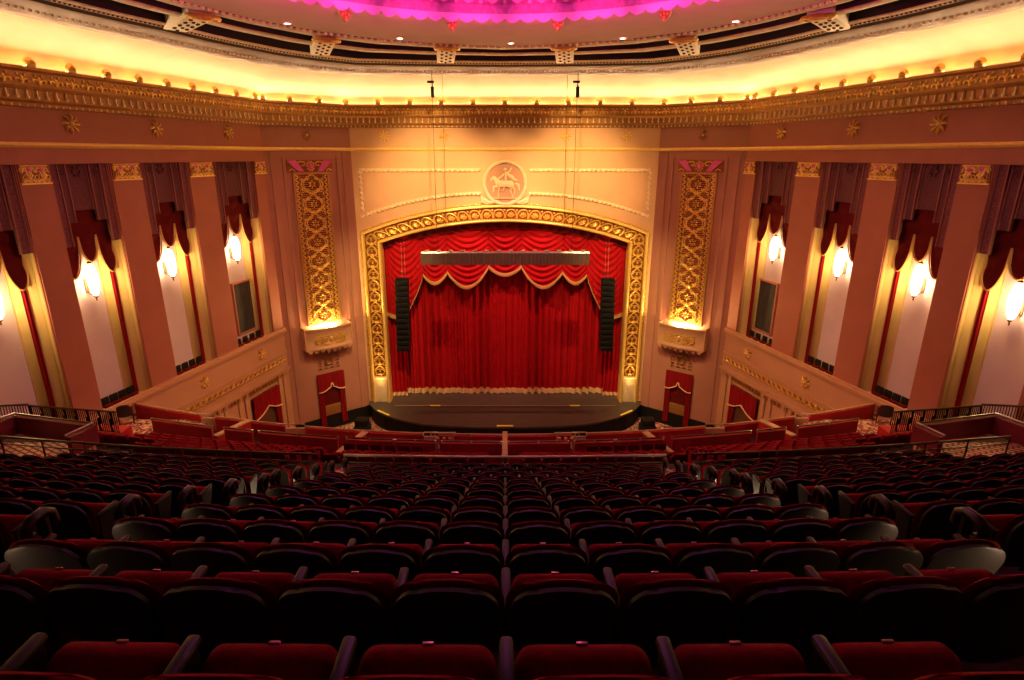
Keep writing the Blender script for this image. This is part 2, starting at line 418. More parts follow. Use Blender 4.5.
# concentric bands between the outer edge and the inner ring
def ringband(name, mt, prof, label=None):   # prof: (fraction inner->outer, z)
    m = MB()
    loft(m, [[(lerp(a[0], b[0], f), lerp(a[1], b[1], f), z) for a, b in zip(PIN, PO)] for f, z in prof])
    return struct(m.build(name, mt), label)
ringband('trim_11', ring_d, [(-.01,22.2),(.0,23.1),(.8,23.1),(.82,22.2)], 'dark recessed ceiling trough')
ringband('trim_12', ring_b, [(.05,22.27),(.055,22.23),(.07,22.215),(.11,22.215),(.125,22.23),(.13,22.27)])
ringband('trim_13', ring_b, [(.27,22.27),(.275,22.23),(.29,22.215),(.33,22.215),(.345,22.23),(.35,22.27)])
ringband('trim_14', ring_b, [(.555,22.24),(.56,22.2),(.58,22.18),(.60,22.18),(.61,22.14),(.63,22.12),(.64,22.12),(.65,22.06)])
ringband('trim_23', ring_d, [(.052,23.1),(.052,22.27),(.128,22.27),(.128,23.1)])
ringband('trim_24', ring_d, [(.272,23.1),(.272,22.27),(.348,22.27),(.348,23.1)])
ringband('trim_25', ring_d, [(.558,23.1),(.558,22.24),(.65,22.07)])
ringband('trim_15', ring_m, [(.65,22.06),(.70,22.0),(.82,22.0),(.84,21.95),(.93,21.95),(.98,22.0),(1.,22.08),(1.01,22.2)])
m = MB()
def at(k, f): a, b = PIN[k], PO[k]; return (lerp(a[0], b[0], f), lerp(a[1], b[1], f))
def beadring(m, f, z, r, step):
    P = [at(k, f) for k in range(N)]+[at(0, f)]
    for a, b in zip(P, P[1:]):
        if max(a[1], b[1]) < 17: continue
        L = math.hypot(b[0]-a[0], b[1]-a[1]); n = max(1, round(L/step))
        for i in range(n): m.sph((lerp(a[0], b[0], (i+.5)/n), lerp(a[1], b[1], (i+.5)/n), z), r, 5, 4)
beadring(m, .0, 22.18, .07, .3); beadring(m, .60, 22.18, .045, .17); beadring(m, .78, 21.98, .06, .24)
struct(m.build('trim_16', ivory), 'rows of pale beads along the ceiling ring')
m = MB()
RR = 8.12
loft(m, [[(RR*-sin(a), CY+.1+RR*cos(a), ZR) for a in ANG], [(lerp(RR*-sin(a), p[0], .99), lerp(CY+RR*cos(a), p[1], .99), ZR) for a, p in zip(ANG, PIN)]])
struct(m.build('ceiling.001', ceilp), 'flat ceiling ring round the lit dome')
m = MB()
c = lambda r, z: [(r*-sin(a), CY+.1+r*cos(a), z) for a in ANG]
loft(m, [c(8.12, 22.2), c(7.98, 22.2), c(7.95, 22.62), c(7.8, 22.66), c(7.7, 22.75)])
struct(m.build('trim_17', rimp), 'magenta lit rim of the ceiling dome')
m = MB(); loft(m, [c(7.7, 22.75), c(7.65, 22.8)]+[c(7.6*cos(q), 22.85+2.6*sin(q)) for q in [k*PI/2/10 for k in range(10)]]+[c(.05, 25.7)])
struct(m.build('ceiling.002', domep), 'pale dome lit magenta')
# scalloped fringe under the rim, leaf crest above it
m = MB(); n = 96
for k in range(n):
    a0 = 2*PI*k/n; w = 2*PI/n
    if cos(a0+w/2) < .1: continue
    P = lambda t, z, r=7.96: (r*-sin(a0+w*t), CY+.1+r*cos(a0+w*t), z)
    top = [P(t/6, 22.34) for t in range(7)]; bot = [P(t/6, 22.24-.13*sin(PI*t/6)-.02) for t in range(7)]
    m.add(top+bot, [(i, i+1, 8+i, 7+i) for i in range(6)])
    m.tube(bot, .028, 5)
struct(m.build('trim_18', rimq), 'scalloped edge of the lit dome')
m = MB(); n = 60
for k in range(n):
    a = 2*PI*(k+.5)/n
    if cos(a) < .1: continue
    T = lambda s, d, z, a=a: ((7.75-d)*-sin(a)-cos(a)*s, CY+.1+(7.75-d)*cos(a)-sin(a)*s, z)
    for j in range(-2, 3):
        q = PI/2+j*.6
        m.tube([(0, 0, 22.62), (cos(q)*.13, .03, 22.66+sin(q)*.12), (cos(q)*.2, .0, 22.68+sin(q)*.18)], [.03, .05, .02], 5, T)
    m.sph((.4, 0, 22.66), .07, 6, 4, T)
struct(m.build('trim_19', rimq), 'leaf cresting round the dome')
def ringT(a, r): return lambda s, d, z: ((r-d)*-sin(a)-cos(a)*s, CY+(r-d)*cos(a)-sin(a)*s, z)
for i, (x, y) in enumerate([(-5.11,20.96),(-1.83,22.58),(1.83,22.58),(5.11,20.96)]):
    a = math.atan2(-x, y-CY); T = ringT(a, math.hypot(x, y-CY))
    e = empty('pendant_shield', (x, y, 22.2), f'small gold shield hanging under the dome rim, {ORD[i]} of four from the left', 'ornament', 'gold shields under the dome rim')
    m = MB(); m.prism([(-.2,22.2),(-.17,22.08),(-.09,21.98),(0,21.9),(.09,21.98),(.17,22.08),(.2,22.2)], -.08, .02, T); m.build('shield', goldd, e)
    m = MB()
    for s, z in ((-.1,22.1),(.1,22.1),(0,22.02),(0,21.94),(0,22.14)): m.sph((s, .05, z), .045, 6, 4, T)
    m.build('beads', gold, e)
for i, (x, y) in enumerate([(-7.53,22.58),(-4.09,25.26),(.24,26.31),(4.59,25.26),(7.86,22.26)]):
    e = empty('downlight', (x, y, 22.2), f'small round ceiling downlight by the dark ring, {ORD[i]} of five from the left', 'lamp', 'ceiling downlights round the dome')
    T = lambda a, b, z, x=x, y=y: (x+a, y+b, z)
    MB().lathe([(.10,22.2),(.17,22.2),(.17,22.16),(.12,22.14),(.10,22.2)], 14, T).build('trim_ring', ivory, e)
    MB().lathe([(.11,22.17),(.08,22.15),(.01,22.14)], 12, T).build('lens', downl, e)
# pierced cartouches across the troughs
for i, (xi_, yi_, xo_, yo_) in enumerate([(-9.71,21.24,-11.94,23.57),(-6.93,25.2,-8.32,28.98),(-2.42,27.0,-2.91,31.4),(2.46,27.0,2.93,31.4),(6.93,25.2,8.32,28.98),(10.1,21.24,12.1,23.57)]):
    u = Vector((xo_-xi_, yo_-yi_)); L = u.length; u /= L; w = Vector((u.y, -u.x))
    T = lambda a, b, z, u=u, w=w, x=xi_, y=yi_: (x+u.x*b+w.x*a, y+u.y*b+w.y*a, z)
    e = empty('ceiling_cartouche', (xi_, yi_, 22.2), f'pale pierced cartouche block crossing the dark ceiling ring, {ORD[i]} of six from the left', 'ornament', 'cartouche blocks across the ceiling ring')
    m = MB(); m.box(-.42, .42, .35, L, 22.1, 23.0, T, c=.06); m.build('block', ceiliv, e)
    m = MB()
    for j in range(4):
        yy = .8+j*(L-1.2)/3.4
        for s in (-.2, .2): m.sph((s, yy, 22.09), (.07, .14, .04), 8, 5, T)
        m.sph((0, yy+.4, 22.09), (.06, .12, .04), 8, 5, T)
    m.build('piercing', ring_d, e)
    m = MB(); m.tube([(.5*cos(q), .2+.28*sin(q), 22.1) for q in [k*PI/8 for k in range(16)]], .07, 6, T, closed=True); m.sph((0, .2, 22.1), (.35, .2, .12), 10, 6, T); m.build('end_shell', gold, e)

# ------------------------------------------------------------------ proscenium frame
def frame_pts():
    I, O = [], []
    for k in range(25): z = lerp(1.2, ZI, k/24); I.append((-XI, z)); O.append((-XO, lerp(1.2, ZO, k/24)))
    for k in range(1, 48): x = lerp(-1, 1, k/48); I.append((XI*x, arch(XI*x))); O.append((XO*x, arch(XO*x, XO, ZO, ZOT)))
    for k in range(24, -1, -1): z = lerp(1.2, ZI, k/24); I.append((XI, z)); O.append((XO, lerp(1.2, ZO, k/24)))
    return I, O
FI, FO = frame_pts()
def band(m, prof, i0=0, i1=None):      # prof: (v across, d)
    i1 = i1 or len(FI)
    for (v0, d0), (v1, d1) in zip(prof, prof[1:]):
        a = [TF(lerp(p[0], q[0], v0), d0, lerp(p[1], q[1], v0)) for p, q in zip(FI[i0:i1], FO[i0:i1])]
        b = [TF(lerp(p[0], q[0], v1), d1, lerp(p[1], q[1], v1)) for p, q in zip(FI[i0:i1], FO[i0:i1])]
        n = len(a); m.add(a+b, [(k, k+1, n+k+1, n+k) for k in range(n-1)])
    return m
fr = empty('proscenium_frame', (0, YF, 1.2), 'broad ornate gold frame arching round the stage opening', 'frame')
band(MB(), [(-.01,-.6),(0,.10),(.03,.22),(.09,.26),(.15,.22),(.17,.12),(.17,.05)]).build('inner_moulding', goldb, fr)
band(MB(), [(.17,.06),(.85,.06)]).build('band_ground', frameb, fr)
band(MB(), [(.85,.05),(.85,.22),(.90,.28),(.96,.24),(1.0,.22),(1.0,0)]).build('outer_moulding', goldb, fr)
m = MB()
for v, r, st in ((1.06, .075, .26), (.19, .04, .14)):
    Q = [(lerp(p[0], q[0], v), lerp(p[1], q[1], v)) for p, q in zip(FI, FO)]
    acc = 0
    for a, b in zip(Q, Q[1:]):
        L = math.hypot(b[0]-a[0], b[1]-a[1]); n = max(1, round(L/st))
        for k in range(n): m.sph((lerp(a[0], b[0], (k+.5)/n), .10, lerp(a[1], b[1], (k+.5)/n)), r, 6, 4, TF)
m.build('beading', gold, fr)
# ornament of the band: palmettes under little arches on top, scrolling openwork on the jambs
def framelocal(t, v):       # t = index along, v across
    k = min(int(t), len(FI)-2); f = t-k
    p = (lerp(FI[k][0], FI[k+1][0], f), lerp(FI[k][1], FI[k+1][1], f)); q = (lerp(FO[k][0], FO[k+1][0], f), lerp(FO[k][1], FO[k+1][1], f))
    return (lerp(p[0], q[0], v), lerp(p[1], q[1], v))
def FT(t, d, v): x, z = framelocal(t, v); return TF(x, d, z)
m = MB()
nb = 24; na = 72
units = 22
for k in range(units):
    t0 = nb+.6+(na-nb-1.2)*(k+.5)/units; hw = (na-nb)/units*.46
    m.tube([(t0+hw*cos(q), .13, .24+.50*sin(q)**.8) for q in [PI*j/10 for j in range(11)]], .05, 5, FT)
    for j in range(-2, 3):
        q = PI/2+j*.5
        m.tube([(t0, .12, .28), (t0+cos(q)*hw*.5, .17, .28+sin(q)*.2), (t0+cos(q)*hw*.72, .12, .28+sin(q)*.34)], [.03, .065, .03], 5, FT)
    m.sph((0, 0, 0), 1, 6, 4, lambda x, y, z, t0=t0, hw=hw: FT(t0+hw+x*hw*.2, .14+y*.07, .70+z*.07))
for g in (0, 1):
    for k in range(13):
        z0 = 3.15+k*.755; T = lambda s, d, z, g=g: TF((-1 if g == 0 else 1)*(XI+.62+s), d, z)
        for w in (1, -1):
            m.tube([(w*.33*sin(q), .12, z0+.755*q/PI) for q in [PI*j/9 for j in range(10)]], .045, 5, T)
            m.tube([(w*(.05+.2*(1-q/5)*cos(q)), .13, z0+.38+.2*(1-q/5)*sin(q)) for q in [j*.5 for j in range(9)]], .034, 4, T)
            m.tube([(w*.38, .1, z0), (w*.24, .16, z0+.1), (w*.34, .1, z0+.22)], [.02, .06, .02], 5, T)
        for j in range(-2, 3):
            q = PI/2+j*.55; m.tube([(0, .12, z0+.05), (cos(q)*.12, .18, z0+.05+sin(q)*.12), (cos(q)*.18, .12, z0+.05+sin(q)*.2)], [.02, .05, .02], 5, T)
        m.sph((0, .14, z0+.38), .07, 6, 4, T)
m.build('ornament', gold, fr)
for g in (-1, 1):
    T = lambda s, d, z, g=g: TF(g*s, d, z)
    m = MB(); m.box(XI+.20, XO-.14, .05, .16, 1.2, 2.95, T, c=.03); m.box(XI+.17, XO-.12, .05, .24, 2.95, 3.12, T, c=.03); m.build('jamb_base', ivory, fr)

# ------------------------------------------------------------------ medallion and wall mouldings over the arch
md = empty('medallion', TF(0, 0, 16.15), 'round cream relief medallion with horse and rider above the arch', 'medallion')
def disc(m, r0, d0, r1, d1, n=48):
    a = [(r0*cos(2*PI*k/n), d0, 16.15+r0*sin(2*PI*k/n)) for k in range(n)]; b = [(r1*cos(2*PI*k/n), d1, 16.15+r1*sin(2*PI*k/n)) for k in range(n)]
    return m.add(a+b, [(k, (k+1) % n, n+(k+1) % n, n+k) for k in range(n)], TF)
m = MB(); disc(m, 1.2, .12, .01, .10); m.build('disc', mat('medallion ground shading', (.60,.32,.20), .75), md)  # disc darker than its cream rim, shading of the relief put into the colour
m = MB(); disc(m, 1.2, .12, 1.22, .24); disc(m, 1.22, .24, 1.38, .26); disc(m, 1.38, .26, 1.42, 0); m.build('rim', ivory, md)
m = MB()
for k in range(52): q = 2*PI*k/52; m.sph((1.3*cos(q), .27, 16.15+1.3*sin(q)), .05, 6, 4, TF)
m.build('rim_beads', ivory, md)
m = MB(); Z0 = 16.1
rel = lambda pts, r: m.tube([(x, .16, Z0+z) for x, z in pts], r, 8, TF, flat=.55)
rel([(-.42,-.05),(-.2,.02),(.1,0),(.42,-.04),(.55,.0)], [.17,.23,.2,.25,.14])           # horse trunk, head to the left
rel([(-.42,.05),(-.6,.28),(-.68,.42)], [.2,.13,.1]); rel([(-.66,.42),(-.82,.3),(-.92,.22)], [.11,.085,.05])
rel([(-.45,-.12),(-.72,-.18),(-.72,-.42),(-.80,-.47)], [.1,.07,.05,.05]); rel([(-.35,-.2),(-.42,-.48),(-.4,-.78),(-.48,-.8)], [.1,.065,.05,.05])
rel([(.48,-.1),(.62,-.42),(.55,-.75),(.46,-.78)], [.14,.085,.055,.05]); rel([(.4,-.15),(.36,-.45),(.5,-.78),(.4,-.8)], [.13,.08,.05,.05])
rel([(.62,.05),(.85,-.05),(.9,-.4)], [.05,.08,.03])
rel([(.05,.2),(.02,.5),(0,.72)], [.16,.17,.1]); rel([(.02,.66),(-.22,.45),(-.45,.3)], [.07,.055,.045]); rel([(.04,.66),(.28,.75),(.42,.98)], [.07,.055,.045]); rel([(.05,.15),(-.05,-.2),(-.12,-.42),(-.22,-.44)], [.12,.09,.05,.05])
m.sph((0, .2, Z0+.86), (.1,.08,.12), 8, 6, TF)
rel([(.1,.62),(.45,.4),(.6,.25),(.8,.22)], [.1,.12,.09,.03])
m.build('horse_and_rider', ivory, md)
m = MB(); m.box(-.75, .75, .1, .22, 15.18, 15.26, TF)
m.build('ground_line', cream, md)
m = MB()
for w in (-1, 1):
    m.tube([(w*(.4+1.1*t), .14, 14.95+.05*sin(t*9)+.5*t*t*.4) for t in [k/10 for k in range(11)]], [.1]+[.12]*9+[.04], 6, TF)
    m.tube([(w*1.50, .12, 15.4), (w*1.42, .14, 15.0), (w*1.05, .14, 14.85)], [.06,.12,.06], 6, TF)
m.build('scroll_base', ivory, md)
def rope(pts, label):
    m = MB(); m.tube(pts, .09, 6, TF); 
    acc = []
    for a, b in zip(pts, pts[1:]):
        L = math.dist(a, b); n = max(1, round(L/.3))
        for k in range(n):
            p = [lerp(a[i], b[i], (k+.5)/n) for i in range(3)]; u = ((b[0]-a[0])/L, (b[2]-a[2])/L); w = (u[0]-u[1], u[1]+u[0])
            m.tube([(p[0]-w[0]*.08, .1, p[2]-w[1]*.08), (p[0]+w[0]*.08, .1, p[2]+w[1]*.08)], .085, 5, TF)
    o = m.build('rope_moulding', ivory); return tag(o, label, 'moulding', 'rope mouldings over the arch')
for g, nm in SIDES:
    rope([(-g*9.1,.04,14.4),(-g*9.1,.04,16.93),(-g*1.55,.04,16.93)], f'cream rope moulding framing the top {nm} corner of the panel over the arch')
    rope([(-g*x,.04,14.05+1.45*(1-((x-1.5)/7.75)**2)) for x in [9.25-7.75*k/14 for k in range(15)]], f'curved cream rope moulding above the gold frame {nm} of the medallion')
# faint panel seams on the cream wall
# ------------------------------------------------------------------ angled panels: grille, winged cap, light box, draped doorway
for g, nm in SIDES:
    T = TP(g); C0 = 2.7
    e = empty('fretwork_grille', T(C0, 0, 7.5), f'tall gilded fretwork grille on the maroon panel {nm} of the stage', 'grille')
    MB().box(C0-1.05, C0+1.05, .0, .05, 7.4, 16.8, T).build('backing', grilb, e)
    m = MB()
    for sd in (-1, 1):
        m.box(C0+sd*1.05-.06, C0+sd*1.05+.06, 0, .14, 7.4, 16.8, T); m.box(C0+sd*.72-.025, C0+sd*.72+.025, 0, .1, 7.4, 16.8, T)
    m.box(C0-1.05, C0+1.05, 0, .14, 16.72, 16.84, T); m.build('border', goldd, e)
    m = MB(); n = 8; h = 9.3/n
    for k in range(n):
        z0 = 7.42+k*h
        for w in (1, -1):
            m.tube([(C0+w*.66*sin(q), .1, z0+h*q/PI) for q in [PI*j/10 for j in range(11)]], .045, 5, T)
            m.tube([(C0+w*(.12+.4*sin(q)), .1, z0+h*(.5+.32*cos(q))) for q in [PI*j/8 for j in range(9)]], .035, 5, T)
            m.tube([(C0+w*(.68-.26*(1-q/6)*(1+cos(q))/1), .1, z0+h*.0+.22*(1-q/6)*sin(q)+.02) for q in [j*.6 for j in range(9)]], .03, 4, T)
            for zz in (.25, .75): m.sph((C0+w*.62, .11, z0+h*zz), .07, 6, 4, T); m.sph((C0+w*.3, .12, z0+h*zz), (.09,.06,.05), 6, 4, T)
        for j in range(6):
            q = 2*PI*j/6+.5; m.tube([(C0+cos(q)*.07, .11, z0+h*.5+sin(q)*.07), (C0+cos(q)*.16, .15, z0+h*.5+sin(q)*.16), (C0+cos(q)*.24, .1, z0+h*.5+sin(q)*.24)], [.02,.05,.02], 5, T)
        for j in range(-1, 2):
            q = PI/2+j*.7; m.tube([(C0, .11, z0), (C0+cos(q)*.14, .16, z0+sin(q)*.16), (C0+cos(q)*.2, .1, z0+sin(q)*.26)], [.02,.05,.02], 5, T)
    for sd in (-1, 1):
        for k in range(62):
            m.box(C0+sd*.885-.06, C0+sd*.885+.06, .05, .1, 7.45+k*.15, 7.53+k*.15, T)
            m.box(C0+sd*(.885+.07*(1 if k % 2 else -1))-.03, C0+sd*(.885+.07*(1 if k % 2 else -1))+.03, .05, .12, 7.53+k*.15, 7.6+k*.15, T)
    for i in range(13):
        for j in range(78):
            ss = C0-.66+1.32*(i+.5*(j % 2))/12.5; m.sph((ss, .07, 7.46+j*.119), (.036,.03,.036), 4, 3, T)
    m.build('fretwork', gold, e)
    e = empty('winged_ornament', T(C0, 0, 16.85), f'pink and gold winged panel above the fretwork grille {nm} of the stage', 'ornament')
    MB().box(C0-1.38, C0+1.38, 0, .05, 16.86, 17.55, T).build('backing', frameb, e)
    for w in (1, -1): MB().prism([(C0+w*.42,16.9),(C0+w*.75,16.9),(C0+w*1.36,17.5),(C0+w*.85,17.53)], .05, .16, T).build('wing', pinkp, e)
    m = MB()
    for w in (1, -1):
        m.tube([(C0+w*(.5+.32*(1-q/7)*cos(q)), .12, 17.3+.2*(1-q/7)*sin(q)) for q in [j*.6 for j in range(10)]], .04, 5, T)
        m.tube([(C0+w*.95, .1, 16.92), (C0+w*1.1, .12, 17.05), (C0+w*1.3, .1, 16.95)], .035, 5, T)
    for j in range(10): q = 2*PI*j/10; m.sph((C0+.22*cos(q), .12, 17.2+.25*sin(q)), .06, 6, 4, T)
    m.build('scrolls', gold, e)
    MB().sph((C0, .1, 17.2), (.17,.1,.2), 10, 6, T).build('boss', pinkp, e)
    # projecting light box
    e = empty('light_box', T(C0, 0, 5.6), f'bowed plaster light box glowing at the foot of the {nm} grille', 'light box')
    bow = lambda s: .55+.35*(1-((s-C0)/1.55)**2)
    ss = [C0-1.55+3.1*k/16 for k in range(17)]
    m = MB(); f = lambda ofs, z: [(s, bow(s)+ofs, z) for s in ss]
    prof = [(0.02,7.36),(.06,7.3),(.02,7.18),(-.03,7.12),(-.03,6.1),(.02,6.02),(.0,5.9)]
    rws = [f(o_, z) for o_, z in prof]
    m.add([p for r in rws for p in r], [(i*17+k, i*17+k+1, (i+1)*17+k+1, (i+1)*17+k) for i in range(len(rws)-1) for k in range(16)], T)
    for s in (C0-1.55, C0+1.55): m.box(s-.04, s+.04, 0, .57, 5.9, 7.36, T)
    m.add([(s, 0, 5.9) for s in ss]+[(s, bow(s), 5.9) for s in ss], [(k, k+1, 17+k+1, 17+k) for k in range(16)], T)
    m.add([(s, 0, 7.02) for s in ss]+[(s, bow(s)-.03, 7.02) for s in ss], [(k, k+1, 17+k+1, 17+k) for k in range(16)], T)
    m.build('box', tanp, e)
    m = MB()
    for k in range(8):
        a = C0-1.5+3.*k/8; b = a+3./8
        m.prism([(a,5.92),(b,5.92)]+[(b-(b-a)*q/6, 5.9-.2*sin(PI*q/6)) for q in range(7)], .5, .62+.2*(1-abs(k-3.5)/4), T)
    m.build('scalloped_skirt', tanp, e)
    m = MB()
    for w in (1, -1):
        for c_, r_ in ((.42, .2), (.82, .17)):
            m.tube([(C0+w*c_+r_*cos(q), bow(C0+c_)+.01, 6.55+r_*sin(q)) for q in [j*PI/7 for j in range(14)]], .035, 5, T, closed=True)
            for j in range(5):
                q = 2*PI*j/5+.3; m.sph((C0+w*c_+r_*.5*cos(q), bow(C0+c_)+.02, 6.55+r_*.5*sin(q)), .05, 6, 4, T)
            m.sph((C0+w*c_, bow(C0+c_)+.03, 6.55), .05, 6, 4, T)
        for j in range(9): m.sph((C0+w*(.1+.11*j), bow(C0+.1+.11*j)+.0, 6.28), .04, 6, 4, T); m.sph((C0+w*(.1+.11*j), bow(C0+.1+.11*j)+.0, 6.82), .04, 6, 4, T)
    m.sph((C0, bow(C0), 6.58), (.12,.06,.2), 8, 5, T); m.build('ornament', gold, e)
    MB().box(C0-.95, C0+.95, .12, .22, 7.05, 7.13, T).build('lamp', uplamp, e)
    # pendant ornament and draped doorway
    m = MB()
    for c_ in (-.6, -.2, .2, .6):
        for j in range(5): m.tube([(C0+c_-.12, .04, 4.35+j*.22), (C0+c_, .1, 4.45+j*.22), (C0+c_+.12, .04, 4.35+j*.22)], .035, 5, T)
    m.tube([(C0+.22*cos(q), .08, 4.85+.22*sin(q)) for q in [k*PI/8 for k in range(16)]], .05, 5, T, closed=True)
    m.sph((C0, .12, 5.55), (.12,.12,.2), 8, 6, T)
    tag(m.build('pendant_relief', goldd), f'dark gold relief hanging over the draped doorway {nm} of the stage', 'ornament')
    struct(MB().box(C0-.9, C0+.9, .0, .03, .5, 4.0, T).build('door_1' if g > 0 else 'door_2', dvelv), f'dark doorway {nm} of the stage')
    e = empty('doorway_drape', T(C0, .1, .4), f'red velvet drapes in the tall doorway under the light box {nm} of the stage', 'drape')
    def vfold(s0, s1, z0, z1, d0, a, nf, zs=None):
        return MB().sheet(lambda u, v: (lerp(s0, s1, u), d0+a*sin(u*nf*2*PI), lerp(z0, z1, v)), int(nf*10), 2, T)
    for w in (1, -1): vfold(C0+w*.92, C0+w*.55, .3, 3.9, .16, .035, 3).build('side_drape', doorv, e)
    m = MB(); m.sheet(lambda u, v: (C0-.92+1.84*u, .22+.03*sin(u*2*PI*6), lerp(4.05, 3.15-.28*abs(cos(PI*u))**2+.22*(1 if abs(u-.5) < .04 else 0)-.1*abs(sin(2*PI*u)), v)), 40, 6, T); m.build('pelmet', doorv, e)
    m = MB(); m.tube([(C0-.92+1.84*u, .27, 3.12-.28*abs(cos(PI*u))**2+.22*(1 if abs(u-.5) < .04 else 0)-.1*abs(sin(2*PI*u))) for u in [k/40 for k in range(41)]], .035, 5, T); m.build('gold_trim', hemf, e)
    MB().box(C0-.55, C0+.55, .05, .10, 1.0, 1.75, T, c=.02).build('gate_panel', goldd, e)

# ------------------------------------------------------------------ side wall bays
brng = ['nearest the stage', 'second from the stage', 'third from the stage', 'fourth from the stage']
bn = ['first','second','third','fourth']
for g, nm in SIDES:
    T = TW(g)
    bays = [(.92,4.15),(5.85,8.65),(10.15,12.75),(13.95,16.7)]
    for i, (a, b) in enumerate(bays):
        W = b-a; where = f'{bn[i]} {nm} bay from the stage'
        e = empty('stepped_pelmet', T((a+b)/2, 0, 14.4), f'mauve brocade pelmet with stepped hem, {where}', 'pelmet', 'stepped pelmets in the side bays')
        fr_ = [0, .15, .31, .69, .85, 1.]; zb = [14.4, 15.28, 15.72, 15.28, 14.4]
        for k in range(5):
            s0, s1 = a+.05+(W-.1)*fr_[k], a+.05+(W-.1)*fr_[k+1]; dd = -.12-.10*(2-abs(k-2)) if k != 2 else -.30
            m = MB(); m.box(s0, s1, dd-.08, dd, zb[k], 17.52, T)
            pp = m.build('pelmet_panel', purple2 if k in (0, 4) else purple, e)
            for ss in (s0+.03, s1-.03): MB().box(ss-.022, ss+.022, dd, dd+.045, zb[k], 17.52, T).build('rib', pribs, pp)
        m = MB()
        for c_, w_ in ((.23, .08), (.5, .16), (.77, .08)): 
            s = a+W*c_
            for q in range(6): m.sph((s+w_*cos(q*PI/3), -.12 if c_ != .5 else -.26, 17.2+w_*sin(q*PI/3)), w_*.45, 6, 4, T)
        m.build('medallions', purple2, e)
        # swagged drape behind, three lobes
        e = empty('swag_drape', T((a+b)/2, -.5, 13.1), f'dark red three-lobed swag drape, {where}', 'drape', 'swag drapes in the side bays')
        ed = [0, .33, .66, 1.]; zl = [13.1, 13.65, 13.1]; pk = [14.3, 14.7, 14.7, 14.3]
        for k in range(3):
            s0, s1 = a+.08+(W-.16)*ed[k], a+.08+(W-.16)*ed[k+1]
            low = lambda u, k=k: lerp(pk[k], pk[k+1], u)-(lerp(pk[k], pk[k+1], .5)-zl[k])*max(0, sin(PI*u))**.38
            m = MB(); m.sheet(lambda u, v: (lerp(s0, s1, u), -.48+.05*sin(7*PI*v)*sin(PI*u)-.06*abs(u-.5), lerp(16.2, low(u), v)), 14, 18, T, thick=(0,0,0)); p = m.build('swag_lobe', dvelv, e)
            m = MB(); m.tube([(lerp(s0, s1, u), -.44, low(u)) for u in [q/16 for q in range(17)]], .035, 5, T); m.build('fringe', fringe, p)
        for w_, s0 in ((1, a+.30), (-1, b-.16)):
            lab = 'nearest the stage' if w_ > 0 else 'away from the stage'
            o = MB().sheet(lambda u, v: (s0-.17+.32*u, -.58+.045*sin(u*2*PI*3), lerp(7.45, 13.9, v)), 24, 4, T).build('side_curtain', doorv)
            tag(o, f'narrow red curtain, {where}, at its edge {lab}', 'curtain', 'narrow curtains in the side bays')
        # sconce
        s = (a+b)/2; zc = 12.75; d0 = -.98
        e = empty('wall_sconce', T(s, d0, zc), f'glowing torch sconce on the back wall, {where}', 'lamp', 'lit sconces in the side bays')
        S_ = lambda x, y, z, s=s: T(s+x, d0+.38+y, z)
        MB().lathe([(.06,12.20),(.14,12.35),(.20,12.7),(.21,13.05),(.15,13.38),(.05,13.55)], 14, S_).build('glass', glass, e)
        m = MB(); m.lathe([(.01,11.98),(.035,12.04),(.02,12.1),(.09,12.16),(.07,12.22)], 10, S_)
        m.tube([(s, d0, 12.55), (s, d0+.1, 12.25), (s, d0+.3, 12.24)], .03, 6, T); m.box(s-.09, s+.09, d0-.02, d0+.03, 12.3, 12.9, T, c=.02)
        m.lathe([(.06,13.53),(.09,13.57),(.02,13.67)], 10, S_); m.build('bracket', bronze, e)
        # chairs along the ledge
        for q in range(4):
            sx = a+.42+(W-.84)*(q+.5)/4
            ch = empty('box_chair', T(sx, -.55, 7.3), f'{ORD[q]} dark chair back on the ledge, {where}', 'chair', 'dark chairs behind the side ledge')
            MB().box(sx-.2, sx+.2, -.62, -.54, 7.45, 7.86, T, c=.05).build('backrest', black, ch)
            MB().box(sx-.20, sx+.20, -.54, -.35, 7.42, 7.55, T, c=.03).build('seat', dvelv, ch)
    for i, (a, b) in enumerate([(4.3,5.7),(8.8,10.0),(12.9,13.8),(16.85,17.85),(0.02,.82)]):
        s = (a+b)/2; lab = (f'gilded openwork capital on the {nm} wall pier, {ORD[i+1]} from the stage' if i < 4 else f'gilded openwork capital on the half pier at the {nm} end of the maroon panel')
        e = empty('pier_capital', T(s, 0, 16.9), lab, 'capital', 'gilded capitals on the side piers')
        MB().box(a-.1, b+.1, 0, .04, 16.82, 17.5, T).build('backing', frameb, e)
        m = MB(); n = 2 if b-a > .8 else 1; w_ = (b-a+.1)/n
        for k in range(n):
            c_ = a-.05+w_*(k+.5)
            for w in (1, -1):
                m.tube([(c_+w*w_*(.25+.2*(1-q/7)*cos(q)), .07, 17.2+.22*(1-q/7)*sin(q)) for q in [j*.6 for j in range(10)]], .035, 5, T)
                m.tube([(c_+w*w_*.45, .06, 16.86), (c_+w*w_*.2, .1, 16.95), (c_+w*w_*.02, .06, 16.86)], .035, 5, T)
            for j in range(-1, 2): q = PI/2+j*.6; m.tube([(c_, .06, 16.95), (c_+cos(q)*.12, .11, 16.95+sin(q)*.2), (c_+cos(q)*.16, .06, 16.95+sin(q)*.4)], [.02,.05,.02], 5, T)
        for q in range(7*n):
            c_ = a-.05+(b-a+.1)*(q+.5)/(7*n)
            m.sph((c_, .06, 16.93), (.05,.05,.045), 6, 4, T); m.sph((c_, .06, 17.44), (.05,.05,.045), 6, 4, T)
            m.tube([(c_+.07*cos(w), .06, 17.05+.12*(q%2)*2.2+.07*sin(w)) for w in [k*PI/4 for k in range(8)]], .02, 4, T, closed=True)
        m.box(a-.12, b+.12, 0, .08, 16.80, 16.86, T); m.build('openwork', goldb, e)
        m = MB()
